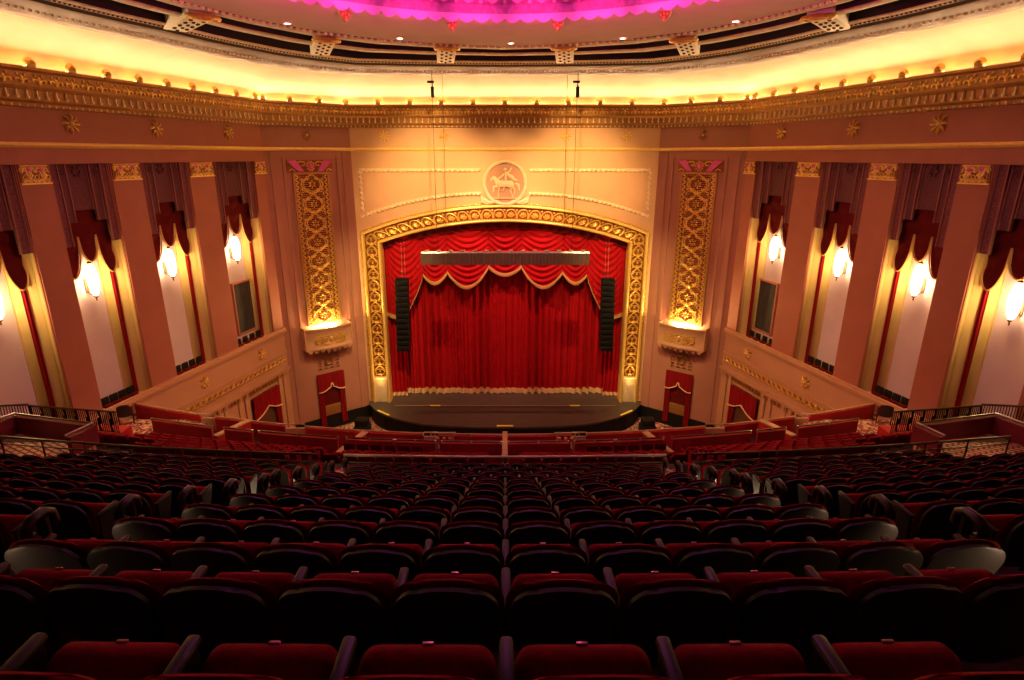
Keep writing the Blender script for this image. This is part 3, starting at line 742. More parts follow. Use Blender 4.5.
        for c_ in (a+(b-a)*.25, a+(b-a)*.75): m.sph((c_, .08, 17.32), (.12,.05,.09), 6, 5, T)
        m.build('enamel', pinkp, e)
    # dark speaker grille in the bay nearest the stage
    e = empty('speaker_grille', T(2.05, -.9, 7.9), f'dark cloth speaker grille under the sconce in the first {nm} bay from the stage', 'grille')
    MB().box(1.3, 2.85, -1.0, -.9, 7.95, 10.85, T).build('cloth', grcloth, e)
    m = MB()
    for s in (1.27, 2.88): m.box(s-.05, s+.05, -1, -.85, 7.9, 10.9, T)
    for z in (7.92, 10.88): m.box(1.25, 2.9, -1, -.85, z-.05, z+.05, T)
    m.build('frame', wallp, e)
    # band of ornament and square rosettes below the ledge
    m = MB()
    for k in range(40):
        s = .3+k*.42
        if s > 13: break
        m.tube([(s+.14*cos(q), .09, 5.7+.14*sin(q)) for q in [j*PI/4 for j in range(8)]], .03, 4, T, closed=True)
        for w in (1, -1): m.tube([(s+.21, .06, 5.7+w*.16), (s+.21, .11, 5.7+w*.08), (s+.21, .06, 5.7)], .05, 5, T)
    tag(m.build('ornament_band', gold), f'band of gilded rings along the {nm} wall below the ledge', 'ornament')
    for i, s in enumerate((2.35, 7.05, 11.2)):
        rosette(T, s, 6.65, .36, f'square gilded rosette below the ledge on the {nm} wall, {ORD[i]} from the stage', gold, 'rosettes below the side ledge')
    m = MB()
    for k in range(32): m.box(.3+k*.28, .42+k*.28, 0, .12, 4.6, 4.86, T)
    struct(m.build('trim_20' if g > 0 else 'trim_21', goldd), 'dentils over the lower side doors')
    for i, (a, b) in enumerate(((1.35,3.85),(6.7,8.9))):
        struct(MB().box(a, b, .0, .03, .2, 4.35, T).build(f'door_{3+i*2+(0 if g > 0 else 1)}', bronze))
        e = empty('doorway_drape', T((a+b)/2, .1, .2), f'red tied drapes in the {bn[i]} lower side doorway {nm} of the stage', 'drape')
        c_ = (a+b)/2; w_ = (b-a)/2
        for w in (1, -1):
            MB().sheet(lambda u, v: (c_+w*w_*lerp(1.0, lerp(.72, .5, v**2), u), .14+.04*sin(u*2*PI*3), lerp(.2, 4.2, v)), 30, 8, T).build('side_drape', doorv, e)
        hm = lambda u: 3.5-.45*abs(2*u-1)**1.5-.16*abs(sin(2*PI*u))
        MB().sheet(lambda u, v: (a+(b-a)*u, .22+.03*sin(u*2*PI*6), lerp(4.4, hm(u), v)), 40, 6, T).build('pelmet', doorv, e)
        MB().tube([(a+(b-a)*u, .27, hm(u)) for u in [k/30 for k in range(31)]], .04, 5, T).build('gold_trim', hemf, e)

# ------------------------------------------------------------------ stage
edge = [(-9.6,38.25),(-9.45,37.7),(-9.0,36.9),(-8.3,36.15),(-7.4,35.5),(-6.3,34.9),(-5.2,34.5),(-3.5,34.22),(-1.8,34.1),(0,34.08)]
edge = edge+[(-x, y) for x, y in edge[::-1][1:]]
poly = edge+[(9.6,45.5),(-9.6,45.5)]
def slab(poly, z0, z1):
    n = len(poly); return MB().add([(x,y,z0) for x, y in poly]+[(x,y,z1) for x, y in poly], [tuple(range(n)), tuple(range(2*n-1,n-1,-1))]+[(i,(i+1) % n,n+(i+1) % n,n+i) for i in range(n)])
struct(slab(poly, 1.08, 1.2).build('floor.001', stagef, smooth=False), 'dark painted stage floor')
struct(slab([(x*.995, y+.06) for x, y in edge]+[(9.6,45.5),(-9.6,45.5)], 0, 1.08).build('trim_22', black, smooth=False), 'black front face of the stage')
# pit wall curving in front of the stage ends
for i, (x0, y0, x1, y1, lab) in enumerate([(-.52,34.2,.52,34.36,'at the centre of the stage edge'),(-5.2,37.4,-4.5,37.56,'left of centre on the stage floor'),(4.5,37.4,5.2,37.56,'right of centre on the stage floor')]):
    tag(MB().box(x0, x1, y0, y1, 1.2, 1.206).build('tape_mark', tapey), f'yellow tape mark {lab}', 'tape')
for g, nm in SIDES:
    m = MB(); m.add([(-g*8.75,36.62,1.203),(-g*7.8,35.82,1.203),(-g*7.72,35.95,1.203),(-g*8.65,36.76,1.203)], [(0,1,2,3)])
    m.add([(-g*8.75,36.62,1.2),(-g*7.8,35.82,1.2),(-g*7.72,35.95,1.2),(-g*8.65,36.76,1.2)], [(0,1,2,3)])
    tag(m.build('tape_mark', tapey), f'slanted yellow tape mark at the {nm} end of the stage edge', 'tape')
tag(MB().box(-7.7, 7.7, 37.45, 37.52, 1.2, 1.204).build('tape_line', tapew), 'thin pale line running across the stage floor', 'tape')
struct(MB().box(-13, 13, 45.5, 45.8, 0, 24).build('wall_stage', black))
struct(MB().box(-13, 13, 38.9, 45.6, 21, 21.3).build('ceiling.003', black))
for g in (1, -1): struct(MB().box(g*12.8, g*13, 38.9, 45.6, 0, 21).build('wall_stage_side', black))
# main curtain
def folds(x): return .28*abs(sin(x*6.3+.5*sin(x*1.7)))+.10*sin(x*14.3+1.)+.06*sin(x*3.2+.4)+.03*sin(x*27)
e = empty('stage_curtain', (0, 39.6, 1.2), 'tall red velvet main curtain closed across the stage', 'curtain')
MB().sheet(lambda u, v: (-7.35+14.7*u, 39.5+folds(-7.35+14.7*u)*(1-.35*v), lerp(1.62, 13.2, v)), 520, 6).build('drape', velvet, e)
MB().sheet(lambda u, v: (-7.35+14.7*u, 39.45+folds(-7.35+14.7*u)*1.1, lerp(1.24, 1.64, v)), 520, 2).build('hem_fringe', hemf, e)
for g, nm in SIDES:
    e = empty('side_drape', (-g*7.9, 39.2, 1.2), f'dark red leg drape at the {nm} edge of the stage opening', 'curtain')
    x0 = -g*9.2; x1 = -g*7.05
    MB().sheet(lambda u, v: (lerp(x0, x1, u), lerp(39.1, 39.3, u)+.08*sin(u*2*PI*7)+.03*sin(u*31), lerp(1.5, 9, v)), 130, 4).build('drape', velvet, e)
    MB().sheet(lambda u, v: (lerp(x0, x1, u), lerp(39.07, 39.26, u)+.08*sin(u*2*PI*7)+.03*sin(u*31), lerp(1.23, 1.5, v)), 130, 1).build('hem_fringe', hemf, e)
# festoon valance
e = empty('festoon_valance', (0, 39.2, 9.4), 'swagged red valance with gold fringe across the top of the stage', 'valance')
YV = 38.95
def swag(x0, x1, z0, z1, zl, top=13.6, rip=8, dy=0):
    low = lambda u: lerp(z0, z1, u)-(lerp(z0, z1, .5)-zl)*sin(PI*u)**.85
    def f(u, v):
        s = sin(PI*u); z = lerp(top, low(u), v)
        sag = (1-s)*.5
        ph = (z-sag*1.3)*2*PI*2.6
        return (lerp(x0, x1, u), YV+dy-.16*s-.075*(1+sin(ph))*(.35+.65*s)*min(1, v*3)+.05*abs(u-.5), z)
    p = MB().sheet(f, 20, 110).build('swag', velvet, e)
    P = [f(k/24, 1) for k in range(25)]
    m = MB(); n = len(P); m.sheet(lambda u, v: (lambda q: (q[0], q[1]-.05-.03*sin(v*PI), q[2]+.03-.24*v))(f(u, 1)), 24, 3, None, (0, .03, 0)); m.build('fringe', fringe, p)
swag(-5.51,-3.87,10.18,10.38,9.69); swag(-3.87,-1.1,10.38,10.75,9.41); swag(-1.1,1.1,10.75,10.75,10.24, dy=.05); swag(1.1,3.87,10.75,10.38,9.41); swag(3.87,5.51,10.38,10.18,9.69)
for g in (1, -1):
    def lowt(u):   # tail of the valance from the lobe to the jamb
        return 10.18-2.95*min(1, (u/.55))**.75+.25*max(0, (u-.65)/.35)
    def f(u, v):
        z = lerp(13.9, lowt(u), v); ph = (z+1.1*sin(PI*u))*2*PI*2.2
        return (-g*lerp(5.51, 8.02, u), YV-.05-.20*sin(PI*u)-.08*(1+sin(ph))*sin(PI*min(1,u*1.05))+.04*sin(u*40)*v, z)
    p = MB().sheet(f, 40, 110).build('tail', velvet, e)
    m = MB(); m.sheet(lambda u, v: (lambda q: (q[0]-g*.04*v, q[1]-.05, q[2]+.04-.26*v))(f(u, 1)), 40, 2, None, (0,.03,0)); m.build('fringe', fringe, p)
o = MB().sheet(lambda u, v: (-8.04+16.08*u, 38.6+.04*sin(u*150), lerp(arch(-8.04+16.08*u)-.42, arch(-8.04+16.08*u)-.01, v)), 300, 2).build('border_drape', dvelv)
tag(o, 'dark red border drape just behind the top of the gold arch', 'curtain')
# lighting truss with pleated skirt, hung on two chain hoists
e = empty('lighting_truss', (0, 34, 11.74), 'long lighting truss with dark pleated skirt hanging before the arch', 'truss')
m = MB()
for y in (33.82, 34.18):
    for z in (12.42, 12.12): m.tube([(-4.9,y,z),(4.9,y,z)], .03, 6)
for k in range(28):
    x = -4.9+.35*k; m.tube([(x,33.82,12.42),(x+.35,34.18,12.42)], .016, 4); m.tube([(x,33.82,12.12),(x+.35,33.82,12.42)], .016, 4)
m.build('truss_frame', steel, e)
def perim(t):
    t %= 1.; L = 2*(9.8+.46); q = t*L
    if q < 9.8: return (-4.9+q, 33.77)
    q -= 9.8
    if q < .46: return (4.9, 33.77+q)
    q -= .46
    if q < 9.8: return (4.9-q, 34.23)
    return (-4.9, 34.23-(q-9.8))
m = MB().sheet(lambda u, v: (perim(u)[0]+.012*sin(u*900), perim(u)[1]+.02*sin(u*620), lerp(11.74, 12.38, v)), 700, 1); m.build('masking_skirt', mat('dark pleated skirt', (.13,.055,.045), .8, c2=(.09,.06,.05), scale=8), e)
m = MB()
for k in range(14): x = -4.55+k*.7; m.box(x-.12, x+.12, 33.95, 34.12, 12.44, 12.56, None, .03); m.tube([(x,34.02,12.38),(x,34.02,12.46)], .03, 6)
m.build('lamp_fixtures', steel, e)
for g, nm in SIDES:
    x = -g*3.9
    e = empty('chain_hoist', (x, 34, 20.8), f'black chain hoist hanging from the ceiling {nm} of centre', 'hoist')
    MB().box(x-.09, x+.09, 33.9, 34.1, 20.78, 21.32, None, .03).build('motor', blackm, e)
    m = MB(); m.box(x-.26, x+.1, 33.93, 34.07, 21.5, 21.62, None, .02); m.tube([(x,34,21.62),(x,34,21.98)], .02, 5); m.tube([(x,34,21.3),(x,34,21.5)], .03, 6); m.build('hook', blackm, e)
    m = MB(); m.tube([(x-.02,34,20.8),(x-.02,34,12.43)], .014, 5); m.tube([(x+g*.55,34.1,21.9),(x+g*.5,34.1,12.43)], .010, 5); m.build('chain', blackm, e)
    # line array loudspeakers
    xa = -g*6.85
    e = empty('line_array', (xa, 38.25, 5.1), f'tall black line array loudspeaker hanging {nm} in the stage opening', 'loudspeaker')
    n = 13
    for k in range(n):
        t = k/(n-1); z1 = 9.95-k*.375; yy = 38.25-.30*max(0, t-.55)**1.3*1.6; tilt = .0+.5*max(0, t-.55); dx = -g*.10*t
        def TA(a, b, c_, yy=yy, z1=z1, tilt=tilt, dx=dx): return (xa+dx+a, yy+b*cos(tilt)-c_*sin(tilt)*.6, z1+c_*cos(tilt)+b*sin(tilt))
        m = MB(); m.box(-.43, .43, -.3, .3, -.35, -.01, TA, .03); bx = m.build('speaker_box', black, e)
        m = MB(); m.box(-.36, .36, -.33, -.29, -.31, -.05, TA, .02); m.box(-.03, .03, -.345, -.32, -.33, -.03, TA); m.build('front_grille', blackm, bx)
    m = MB(); m.box(xa-.4, xa+.4, 38.0, 38.5, 9.95, 10.05, None, .02); m.build('fly_frame', blackm, e)
    m = MB(); m.tube([(xa,38.45,10.0),(xa,38.75,14.2)], .014, 5); m.tube([(xa+g*.2,38.45,10.0),(xa+g*.2,38.75,14.2)], .01, 5); m.build('cable', steel, e)
    # black loudspeaker stack at the stage corner, on the orchestra floor
    e = empty('floor_loudspeaker', (-g*9.5, 35.4, 0), f'black loudspeaker stack on the floor at the {nm} end of the stage', 'loudspeaker')
    MB().box(-g*9.5-.5, -g*9.5+.5, 35.0, 35.9, 0, .7, None, .04).build('bass_box', black, e)
    m = MB(); m.box(-g*9.5-.42, -g*9.5+.42, 35.1, 35.8, .7, 1.15, None, .05); m.build('top_box', black, e)
    m = MB()
    for zz in (.35,.92): m.tube([(-g*9.5+.2*cos(q), 34.99 if zz < .6 else 35.09, zz+.17*sin(q)) for q in [k*PI/6 for k in range(12)]], .02, 5, None, True)
    m.build('cone_rim', blackm, e)
    # brass post lamps by the pit
    for i, (x, y) in enumerate(((-11.0, 34.6), (-10.2, 34.9))):
        o = empty('pit_post', (g*x, y, 0), f'thin brass post by the orchestra pit {nm} of the stage, {"outer" if i == 0 else "inner"} of two', 'post', 'brass posts by the orchestra pit')
        MB().lathe([(.12,0),(.12,.03),(.025,.06),(.02,.85),(.04,.9),(.01,.95)], 8, lambda a, b, z, x=x, y=y: (g*x+a, y+b, z)).build('pole', tagm, o)

# ------------------------------------------------------------------ balcony rake
H = [1.2,2.17,3.06,3.97,4.88,5.78,6.68,7.58,8.48,9.38,10.28,11.2,12.1]
D = [1.35,1.85,2.33,2.79,3.26,3.71,4.16,4.61,5.07,5.53,5.98,6.42,6.84]
TR = [ZC-d-.9 for d in D]
RU = 80.
LH = [14.9,15.75,16.6,17.4,18.15]; LT = [9.62,9.18,8.76,8.36,7.98]      # lower block: rows and seat tops
def curve(y, r, x): return y+x*x/(2*r)
prof = [(YB,TR[0]+.5),(.15,TR[0]+.5),(.15,TR[0])]
for i in range(13):
    y0 = H[i]-.10; y1 = (H[i+1]-.10) if i < 12 else 12.75
    prof += [(y0, TR[i]), (y1, TR[i])]
prof += [(12.75, TR[12]-.18), (13.9, TR[12]-.18), (13.9, LT[0]-.9)]
for i in range(5):
    y1 = LH[i+1]-.08 if i < 4 else 18.9
    prof += [(LH[i]-.08, LT[i]-.9), (y1, LT[i]-.9)]
prof += [(18.9, 6.62), (21.0, 6.62), (21.0, 6.0), (YB, 6.0)]
def rad(y): return RU if y < 13 else lerp(RU, 44., min(1, (y-13)/7.5))
XS = [-20+40*k/40 for k in range(41)]
m = MB()
vs = [(x, curve(y, rad(y), x) if y > 1 else y, z) for y, z in prof for x in XS]
n = len(XS)
m.add(vs, [(i*n+k, i*n+k+1, (i+1)*n+k+1, (i+1)*n+k) for i in range(len(prof)-1) for k in range(n-1)])
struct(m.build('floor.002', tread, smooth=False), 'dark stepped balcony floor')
# carpeted aisle steps
AX = lambda i: 3.28 if i < 8 else 3.5
m = MB()
for i in range(1, 13):
    for g in (1, -1):
        x0, x1 = sorted((g*AX(i), g*(AX(i)+.78))); c = g*(AX(i)+.39)
        m.box(x0, x1, H[i]-.55, H[i]-.09, TR[i]-.1, (TR[i]+TR[i-1])/2)
        m.box(x0, x1, H[i]-.09, H[i]+.32, TR[i]-.1, TR[i]+.02)
for g in (1, -1):
    x0, x1 = sorted((g*3.4, g*4.5)); m.box(x0, x1, 12.3, 13.4, TR[12]-.1, TR[12]+.02)
struct(m.build('floor.003', lattice, smooth=False), 'patterned carpet on the two balcony aisles')

# ------------------------------------------------------------------ theatre seat
def seat_parts():
    P = {}
    def Wd(v, top, bot, r):
        w = lerp(bot, top, min(1, v/.72))
        k = (v-(1-r))/r
        if k > 0: w -= .12*(1-math.sqrt(max(0, 1-k*k)))
        k = (.10-v)/.10
        if k > 0: w -= .06*(1-math.sqrt(max(0, 1-k*k)))
        return w
    vv = [0,.03,.06,.10,.25,.45,.62,.70,.76,.82,.87,.91,.94,.97,.985,1.]
    m = MB()
    def sh(u, j):
        v = vv[j]; x = (2*u-1)*Wd(v, .245, .19, .28)
        return (x, -.03-.13*v-.022*(1-(2*u-1)**2), .36+.542*v+.03*v*(1-(2*u-1)**2))
    nu, nv = 12, len(vv)-1
    m.sheet(lambda u, t: sh(u, round(t*nv)), nu, nv, None, (0, .022, .004))
    P['back_shell'] = (m, shell)
    m = MB(); front = []; 
    def cu(u, j, sd):
        v = vv[j]; x = (2*u-1)*Wd(v, .262, .245, .24)
        e = max(0, 1-abs(2*u-1)**5)*max(0, 1-abs(2*v-1)**6)
        return (x, .035-.13*v-.022*(1-(2*u-1)**2)+(.036 if sd else -.014)*e**.5, .37+.538*v+.03*v*(1-(2*u-1)**2))
    a = MB(); a.sheet(lambda u, t: cu(u, round(t*nv), 1), nu, nv); a.sheet(lambda u, t: cu(u, round(t*nv), 0), nu, nv)
    P['back_cushion'] = (a, seatr)
    m = MB()         # tipped-up seat cushion
    ca, sa = cos(math.radians(58)), sin(math.radians(58))
    def T(x, a_, b_): return (x, .09+a_*ca-b_*sa, .33+a_*sa+b_*ca)
    def sc_(u, t, sd):
        k = max(0, (t-.75)/.25); w = .225-.07*(1-math.sqrt(max(0, 1-k*k)))+.015*t
        e = (max(0, 1-abs(2*u-1)**6)*max(0, 1-abs(2*t-1)**8))**.5
        return T((2*u-1)*w, .37*t, (.075 if sd else -.035)*e)
    tt = [0,.05,.12,.3,.5,.7,.78,.85,.9,.94,.97,.985,.995,1.]; uu = [0,.03,.08,.16,.3,.5,.7,.84,.92,.97,1.]
    for sd in (1, 0): m.sheet(lambda u, t: sc_(uu[round(u*10)], tt[round(t*13)], sd), 10, 13)
    P['seat_cushion'] = (m, seatr)
    m = MB(); m.box(-.285, -.235, -.02, .27, .665, .705, None, .016); P['armrest'] = (m, armw)
    m = MB()
    m.prism([(-.02,.0),(.26,.0),(.26,.04),(.17,.12),(.15,.42),(.25,.62),(.25,.67),(-.0,.67),(-.02,.40),(.04,.12),(-.02,.04)], -.275, -.245, lambda a, d, z: (d, a, z))
    P['standard'] = (m, castm)
    m = MB(); m.box(-.02, .02, .276, .288, .646, .656, None, .002); P['number_tag'] = (m, tagm)
    return P
SP = seat_parts()
SM = {k: v[0].mesh(k, v[1]) for k, v in SP.items()}
mm = MB(); mm.box(.235, .285, -.02, .27, .665, .705, None, .016); SM['end_arm'] = mm.mesh('armrest', armw)
mm = MB(); mm.prism([(-.02,.0),(.26,.0),(.26,.04),(.17,.12),(.15,.42),(.25,.62),(.25,.67),(-.0,.67),(-.02,.40),(.04,.12),(-.02,.04)], .245, .275, lambda a, d, z: (d, a, z)); SM['end_std'] = mm.mesh('standard', castm)
NSEAT = 0
def seat(x, y, z, rz, label, group, end=False, tagp=False, lean=0):
    global NSEAT; NSEAT += 1
    e = empty('theatre_seat', (x, y, z), label, 'seat', group); e.rotation_euler = (0, 0, rz)
    ks = ['back_shell', 'back_cushion', 'seat_cushion', 'armrest', 'standard']+(['number_tag'] if tagp else [])
    for k in ks:
        o = bpy.data.objects.new(k, SM[k]); COL.objects.link(o); o.parent = e
    if end:
        for k, nm in (('end_arm', 'armrest'), ('end_std', 'standard')):
            o = bpy.data.objects.new(nm, SM[k]); COL.objects.link(o); o.parent = e
    return e
def rowname(i): return f'{ORD[i]} row from the viewer'
def visible(x, y, z, lim=560):   # generous test of the photographed frame, only to leave out seats nobody sees
    th = math.radians(17.5); dz = z-ZC; zc = y*cos(th)-dz*sin(th)
    return zc > .3 and abs(585*x/zc) < lim
for i in range(0, 13):
    n = 12 if i not in (9, 11) else 13
    for k in range(n):
        x = (k-(n-1)/2)*.53; y = curve(H[i]+.12, RU, x)
        if not visible(x, y, TR[i]+.9): continue
        lab = f'{ORD[k]} red theatre seat from the left, middle block, {rowname(i)}'
        seat(x, y, TR[i], math.atan(x/RU), lab, 'seats in the middle balcony block', k == n-1, i < 4)
    for g, nm in SIDES:
        x0 = AX(i)+.82
        for k in range(16):
            x = -g*(x0+.27+k*.53); y = curve(H[i]+.12, RU, x)
            if not visible(x, y, TR[i]+.9, 650): break
            if not visible(x, y, TR[i]+.9): NSEAT -= 1
            if i >= 11 and abs(x) > 10.3: break
            lab = f'red theatre seat, {ORD[k]} outward from the {nm} aisle, {rowname(i)}'
            seat(x, y, TR[i], math.atan(x/RU)*1.0, lab, f'seats in the {nm} balcony block', g > 0 and k == 0)
# lower block: the nearest seats one by one up to 300, the rest as one mass
rest = MB(); lows = []
for i in range(5):
    n = 60
    for k in range(n):
        x = (k-(n-1)/2)*.53; r = rad(LH[i]); y = curve(LH[i]+.1, r, x)
        if abs(x) < .45 or abs(abs(x)-5.6) < .5 or abs(x) > 14.2: continue
        if abs(x) > 11.3 and y < 17.3: continue
        if i == 4 and 2.7 < abs(x) < 6.1: continue
        if abs(x) > 13.4 and y > 18.6: continue
        lows.append((y, i, k, x, r))
lows.sort(key=lambda q: (q[1], abs(q[3])))
import copy
cnt = {}
for y, i, k, x, r in lows:
    z = LT[i]-.9; rz = math.atan(x/r)
    if NSEAT < 300:
        sd = 'left' if x < 0 else 'right'; cnt[(i, sd)] = cnt.get((i, sd), 0)+1
        seat(x, y, z, rz, f'red theatre seat just beyond the long handrail, {ORD[cnt[(i, sd)]-1] if cnt[(i, sd)] <= 20 else str(cnt[(i, sd)])+"th"} {sd} of centre', 'seats just below the handrail')
    else:
        c_, s_ = cos(rz), sin(rz)
        T = lambda a, b, q, x=x, y=y, z=z, c_=c_, s_=s_: (x+a*c_-b*s_, y+a*s_+b*c_, z+q)
        for nm in ('back_shell', 'back_cushion', 'seat_cushion'):
            me = SM[nm]
            if nm == 'back_cushion' or nm == 'back_shell':
                pass
        zb, zt = .36, .9
        rest.sheet(lambda u, v: ((2*u-1)*(.25-.10*max(0, v-.7)**1.2*3), -.03-.12*v-.03*(1-(2*u-1)**2), lerp(zb, zt, v)), 6, 5, T, (0, .10, .012))
        rest.box(-.22, .22, .12, .24, .36, .64, T, 0); rest.box(-.285, -.24, -.02, .27, .665, .705, T); rest.box(-.275, -.25, 0, .24, 0, .67, T)
if rest.v:
    o = rest.build('lower_seats', seatr); tag(o, 'rows of dark red seats below the long handrail, toward the front parapets', 'seats', None, 'stuff')

# ------------------------------------------------------------------ aisle handrails
for g, nm in SIDES:
    for i in range(3, 13):
        x = -g*(AX(i)+.14); yy = H[i]-.25; z = (TR[i]+TR[i-1])/2
        e = empty('aisle_handrail', (x, yy, z), f'looped bronze handrail in the {nm} aisle beside the {rowname(i)}', 'handrail', 'looped handrails in the aisles')
        m = MB(); m.tube([(x,yy,z),(x,yy,z+.92)], .045, 8); m.box(x-.06, x+.06, yy-.06, yy+.06, z, z+.03, None, .01); m.build('post', railw, e)
        m = MB(); pts = [(x, yy+.10, z+.82), (x, yy+.09, z+.90), (x, yy+.02, z+.95)]
        for q in range(7): a = q/6*PI*.95; pts.append((x-g*.02*q/6, yy-.06-.08*sin(a), z+.87+.08*cos(a)))
        m.tube(pts, .04, 10); m.sph(pts[0], .04, 8, 5); m.sph(pts[-1], .04, 8, 5); m.build('loop_rail', railw, e)
# ------------------------------------------------------------------ long handrail in front of the upper block
def arcpts(y0, r, x0, x1, z, n=40): return [(lerp(x0, x1, k/n), curve(y0, r, lerp(x0, x1, k/n)), z) for k in range(n+1)]
def railing(name, x0, x1, y0, r, zt, zf, label, step=1.3, extra=(.10,), mt=railm, rr=.032):
    xm = (x0+x1)/2; e = empty(name, (xm, curve(y0, r, xm), zf), label, 'railing')
    MB().tube(arcpts(y0, r, x0, x1, zt), rr, 8).build('top_rail', mt, e)
    for d in extra: MB().tube(arcpts(y0+.0, r, x0, x1, zt-d), .02, 6).build('lower_rail', railm, e)
    n = max(1, round(abs(x1-x0)/step))
    for k in range(n+1):
        x = lerp(x0, x1, k/n); y = curve(y0, r, x)
        MB().tube([(x,y,zf),(x,y,zt)], .022, 6).build('post', railm, e)
    return e
zf = TR[12]-.18
railing('balcony_handrail', -3.95, 3.95, 12.73, RU, 10.80, TR[12], 'long steel handrail in front of the middle seat block', mt=steel, extra=(.2,))
railing('balcony_handrail', -13.2, -4.6, 12.73, RU, 10.80, TR[12]-.18, 'long dark handrail in front of the left seat block', extra=(.2,))
railing('balcony_handrail', 4.6, 13.2, 12.73, RU, 10.80, TR[12]-.18, 'long dark handrail in front of the right seat block', extra=(.2,))
# carpet landings and stair openings at each side
for g, nm in SIDES:
    m = MB(); x0, x1 = sorted((-g*11.8, -g*14.9)); m.box(x0, x1, 13.2, 15.2, zf-.9, zf+.03)
    tag(m.build('landing_carpet', lattice, smooth=False), f'beige lattice carpet on the {nm} landing behind the handrail', 'carpet')
    e = empty('stair_enclosure', (-g*13, 16, 8.6), f'red walled stair opening beyond the {nm} end of the handrail', 'parapet')
    X0, X1 = -g*11.75, -g*14.5
    def wallp_(a, b, zt0, zt1, zb, name, mt=parr2, w=.08):
        u = Vector((b[0]-a[0], b[1]-a[1])).normalized(); nn = Vector((-u.y, u.x))*w
        c4 = [(a[0]-nn.x,a[1]-nn.y),(b[0]-nn.x,b[1]-nn.y),(b[0]+nn.x,b[1]+nn.y),(a[0]+nn.x,a[1]+nn.y)]
        z4 = [zt0, zt1, zt1, zt0]
        m = MB(); m.add([(*c, zb) for c in c4]+[(*c, z) for c, z in zip(c4, z4)], [(0,1,2,3),(4,5,6,7)]+[(i,(i+1)%4,4+(i+1)%4,4+i) for i in range(4)]); return m.build(name, mt, e)
    a, b = (X0, 15.2), (X1, 15.85); zt = 10.45; zb_ = zf+.03
    wallp_(a, b, zt, zt, zb_, 'far_wall'); wallp_(a, (-g*11.95, 14.45), zt, zt, zb_, 'side_wall'); wallp_(b, (-g*14.9, 14.8), zt, zt, zb_, 'side_wall')
    MB().tube([(*a, zt+.07), (*b, zt+.07)], .03, 8).build('far_rail', railm, e)
    MB().tube([(*a, zt+.08), (-g*11.97, 14.4, zt+.08)], .03, 8).build('side_rail', steel, e)
    MB().tube([(*b, zt+.08), (-g*14.95, 14.7, zt+.08)], .03, 8).build('side_rail', steel, e)

# ------------------------------------------------------------------ front parapets, dividers, loge floor
def parapet(x0, x1, y0, r, zt, zb, label, group, cap=railm):
    xm = (x0+x1)/2; e = empty('parapet', (xm, curve(y0, r, xm), zb), label, 'parapet', group)
    n = 14
    P = [(lerp(x0, x1, k/n)) for k in range(n+1)]
    m = MB()
    q = [(x, curve(y0, r, x)-.06, zb) for x in P]+[(x, curve(y0, r, x)-.06, zt-.07) for x in P]+[(x, curve(y0, r, x)+.06, zt-.07) for x in P]+[(x, curve(y0, r, x)+.06, zb) for x in P]
    N_ = n+1
    m.add(q, [(i*N_+k, i*N_+k+1, ((i+1)%4)*N_+k+1, ((i+1)%4)*N_+k) for i in range(4) for k in range(n)]+[(0,N_,2*N_,3*N_),(n,N_+n,2*N_+n,3*N_+n)])
    m.build('panel', parr, e)
    MB().tube([(x, curve(y0, r, x), zt) for x in P], .035, 8).build('cap_rail', cap, e)
    for k in range(0, n+1, 7): x = P[k]; MB().tube([(x, curve(y0, r, x), zt-.1), (x, curve(y0, r, x), zt+.02)], .045, 8).build('rail_bracket', steel, e)
    return e
R2 = 44.
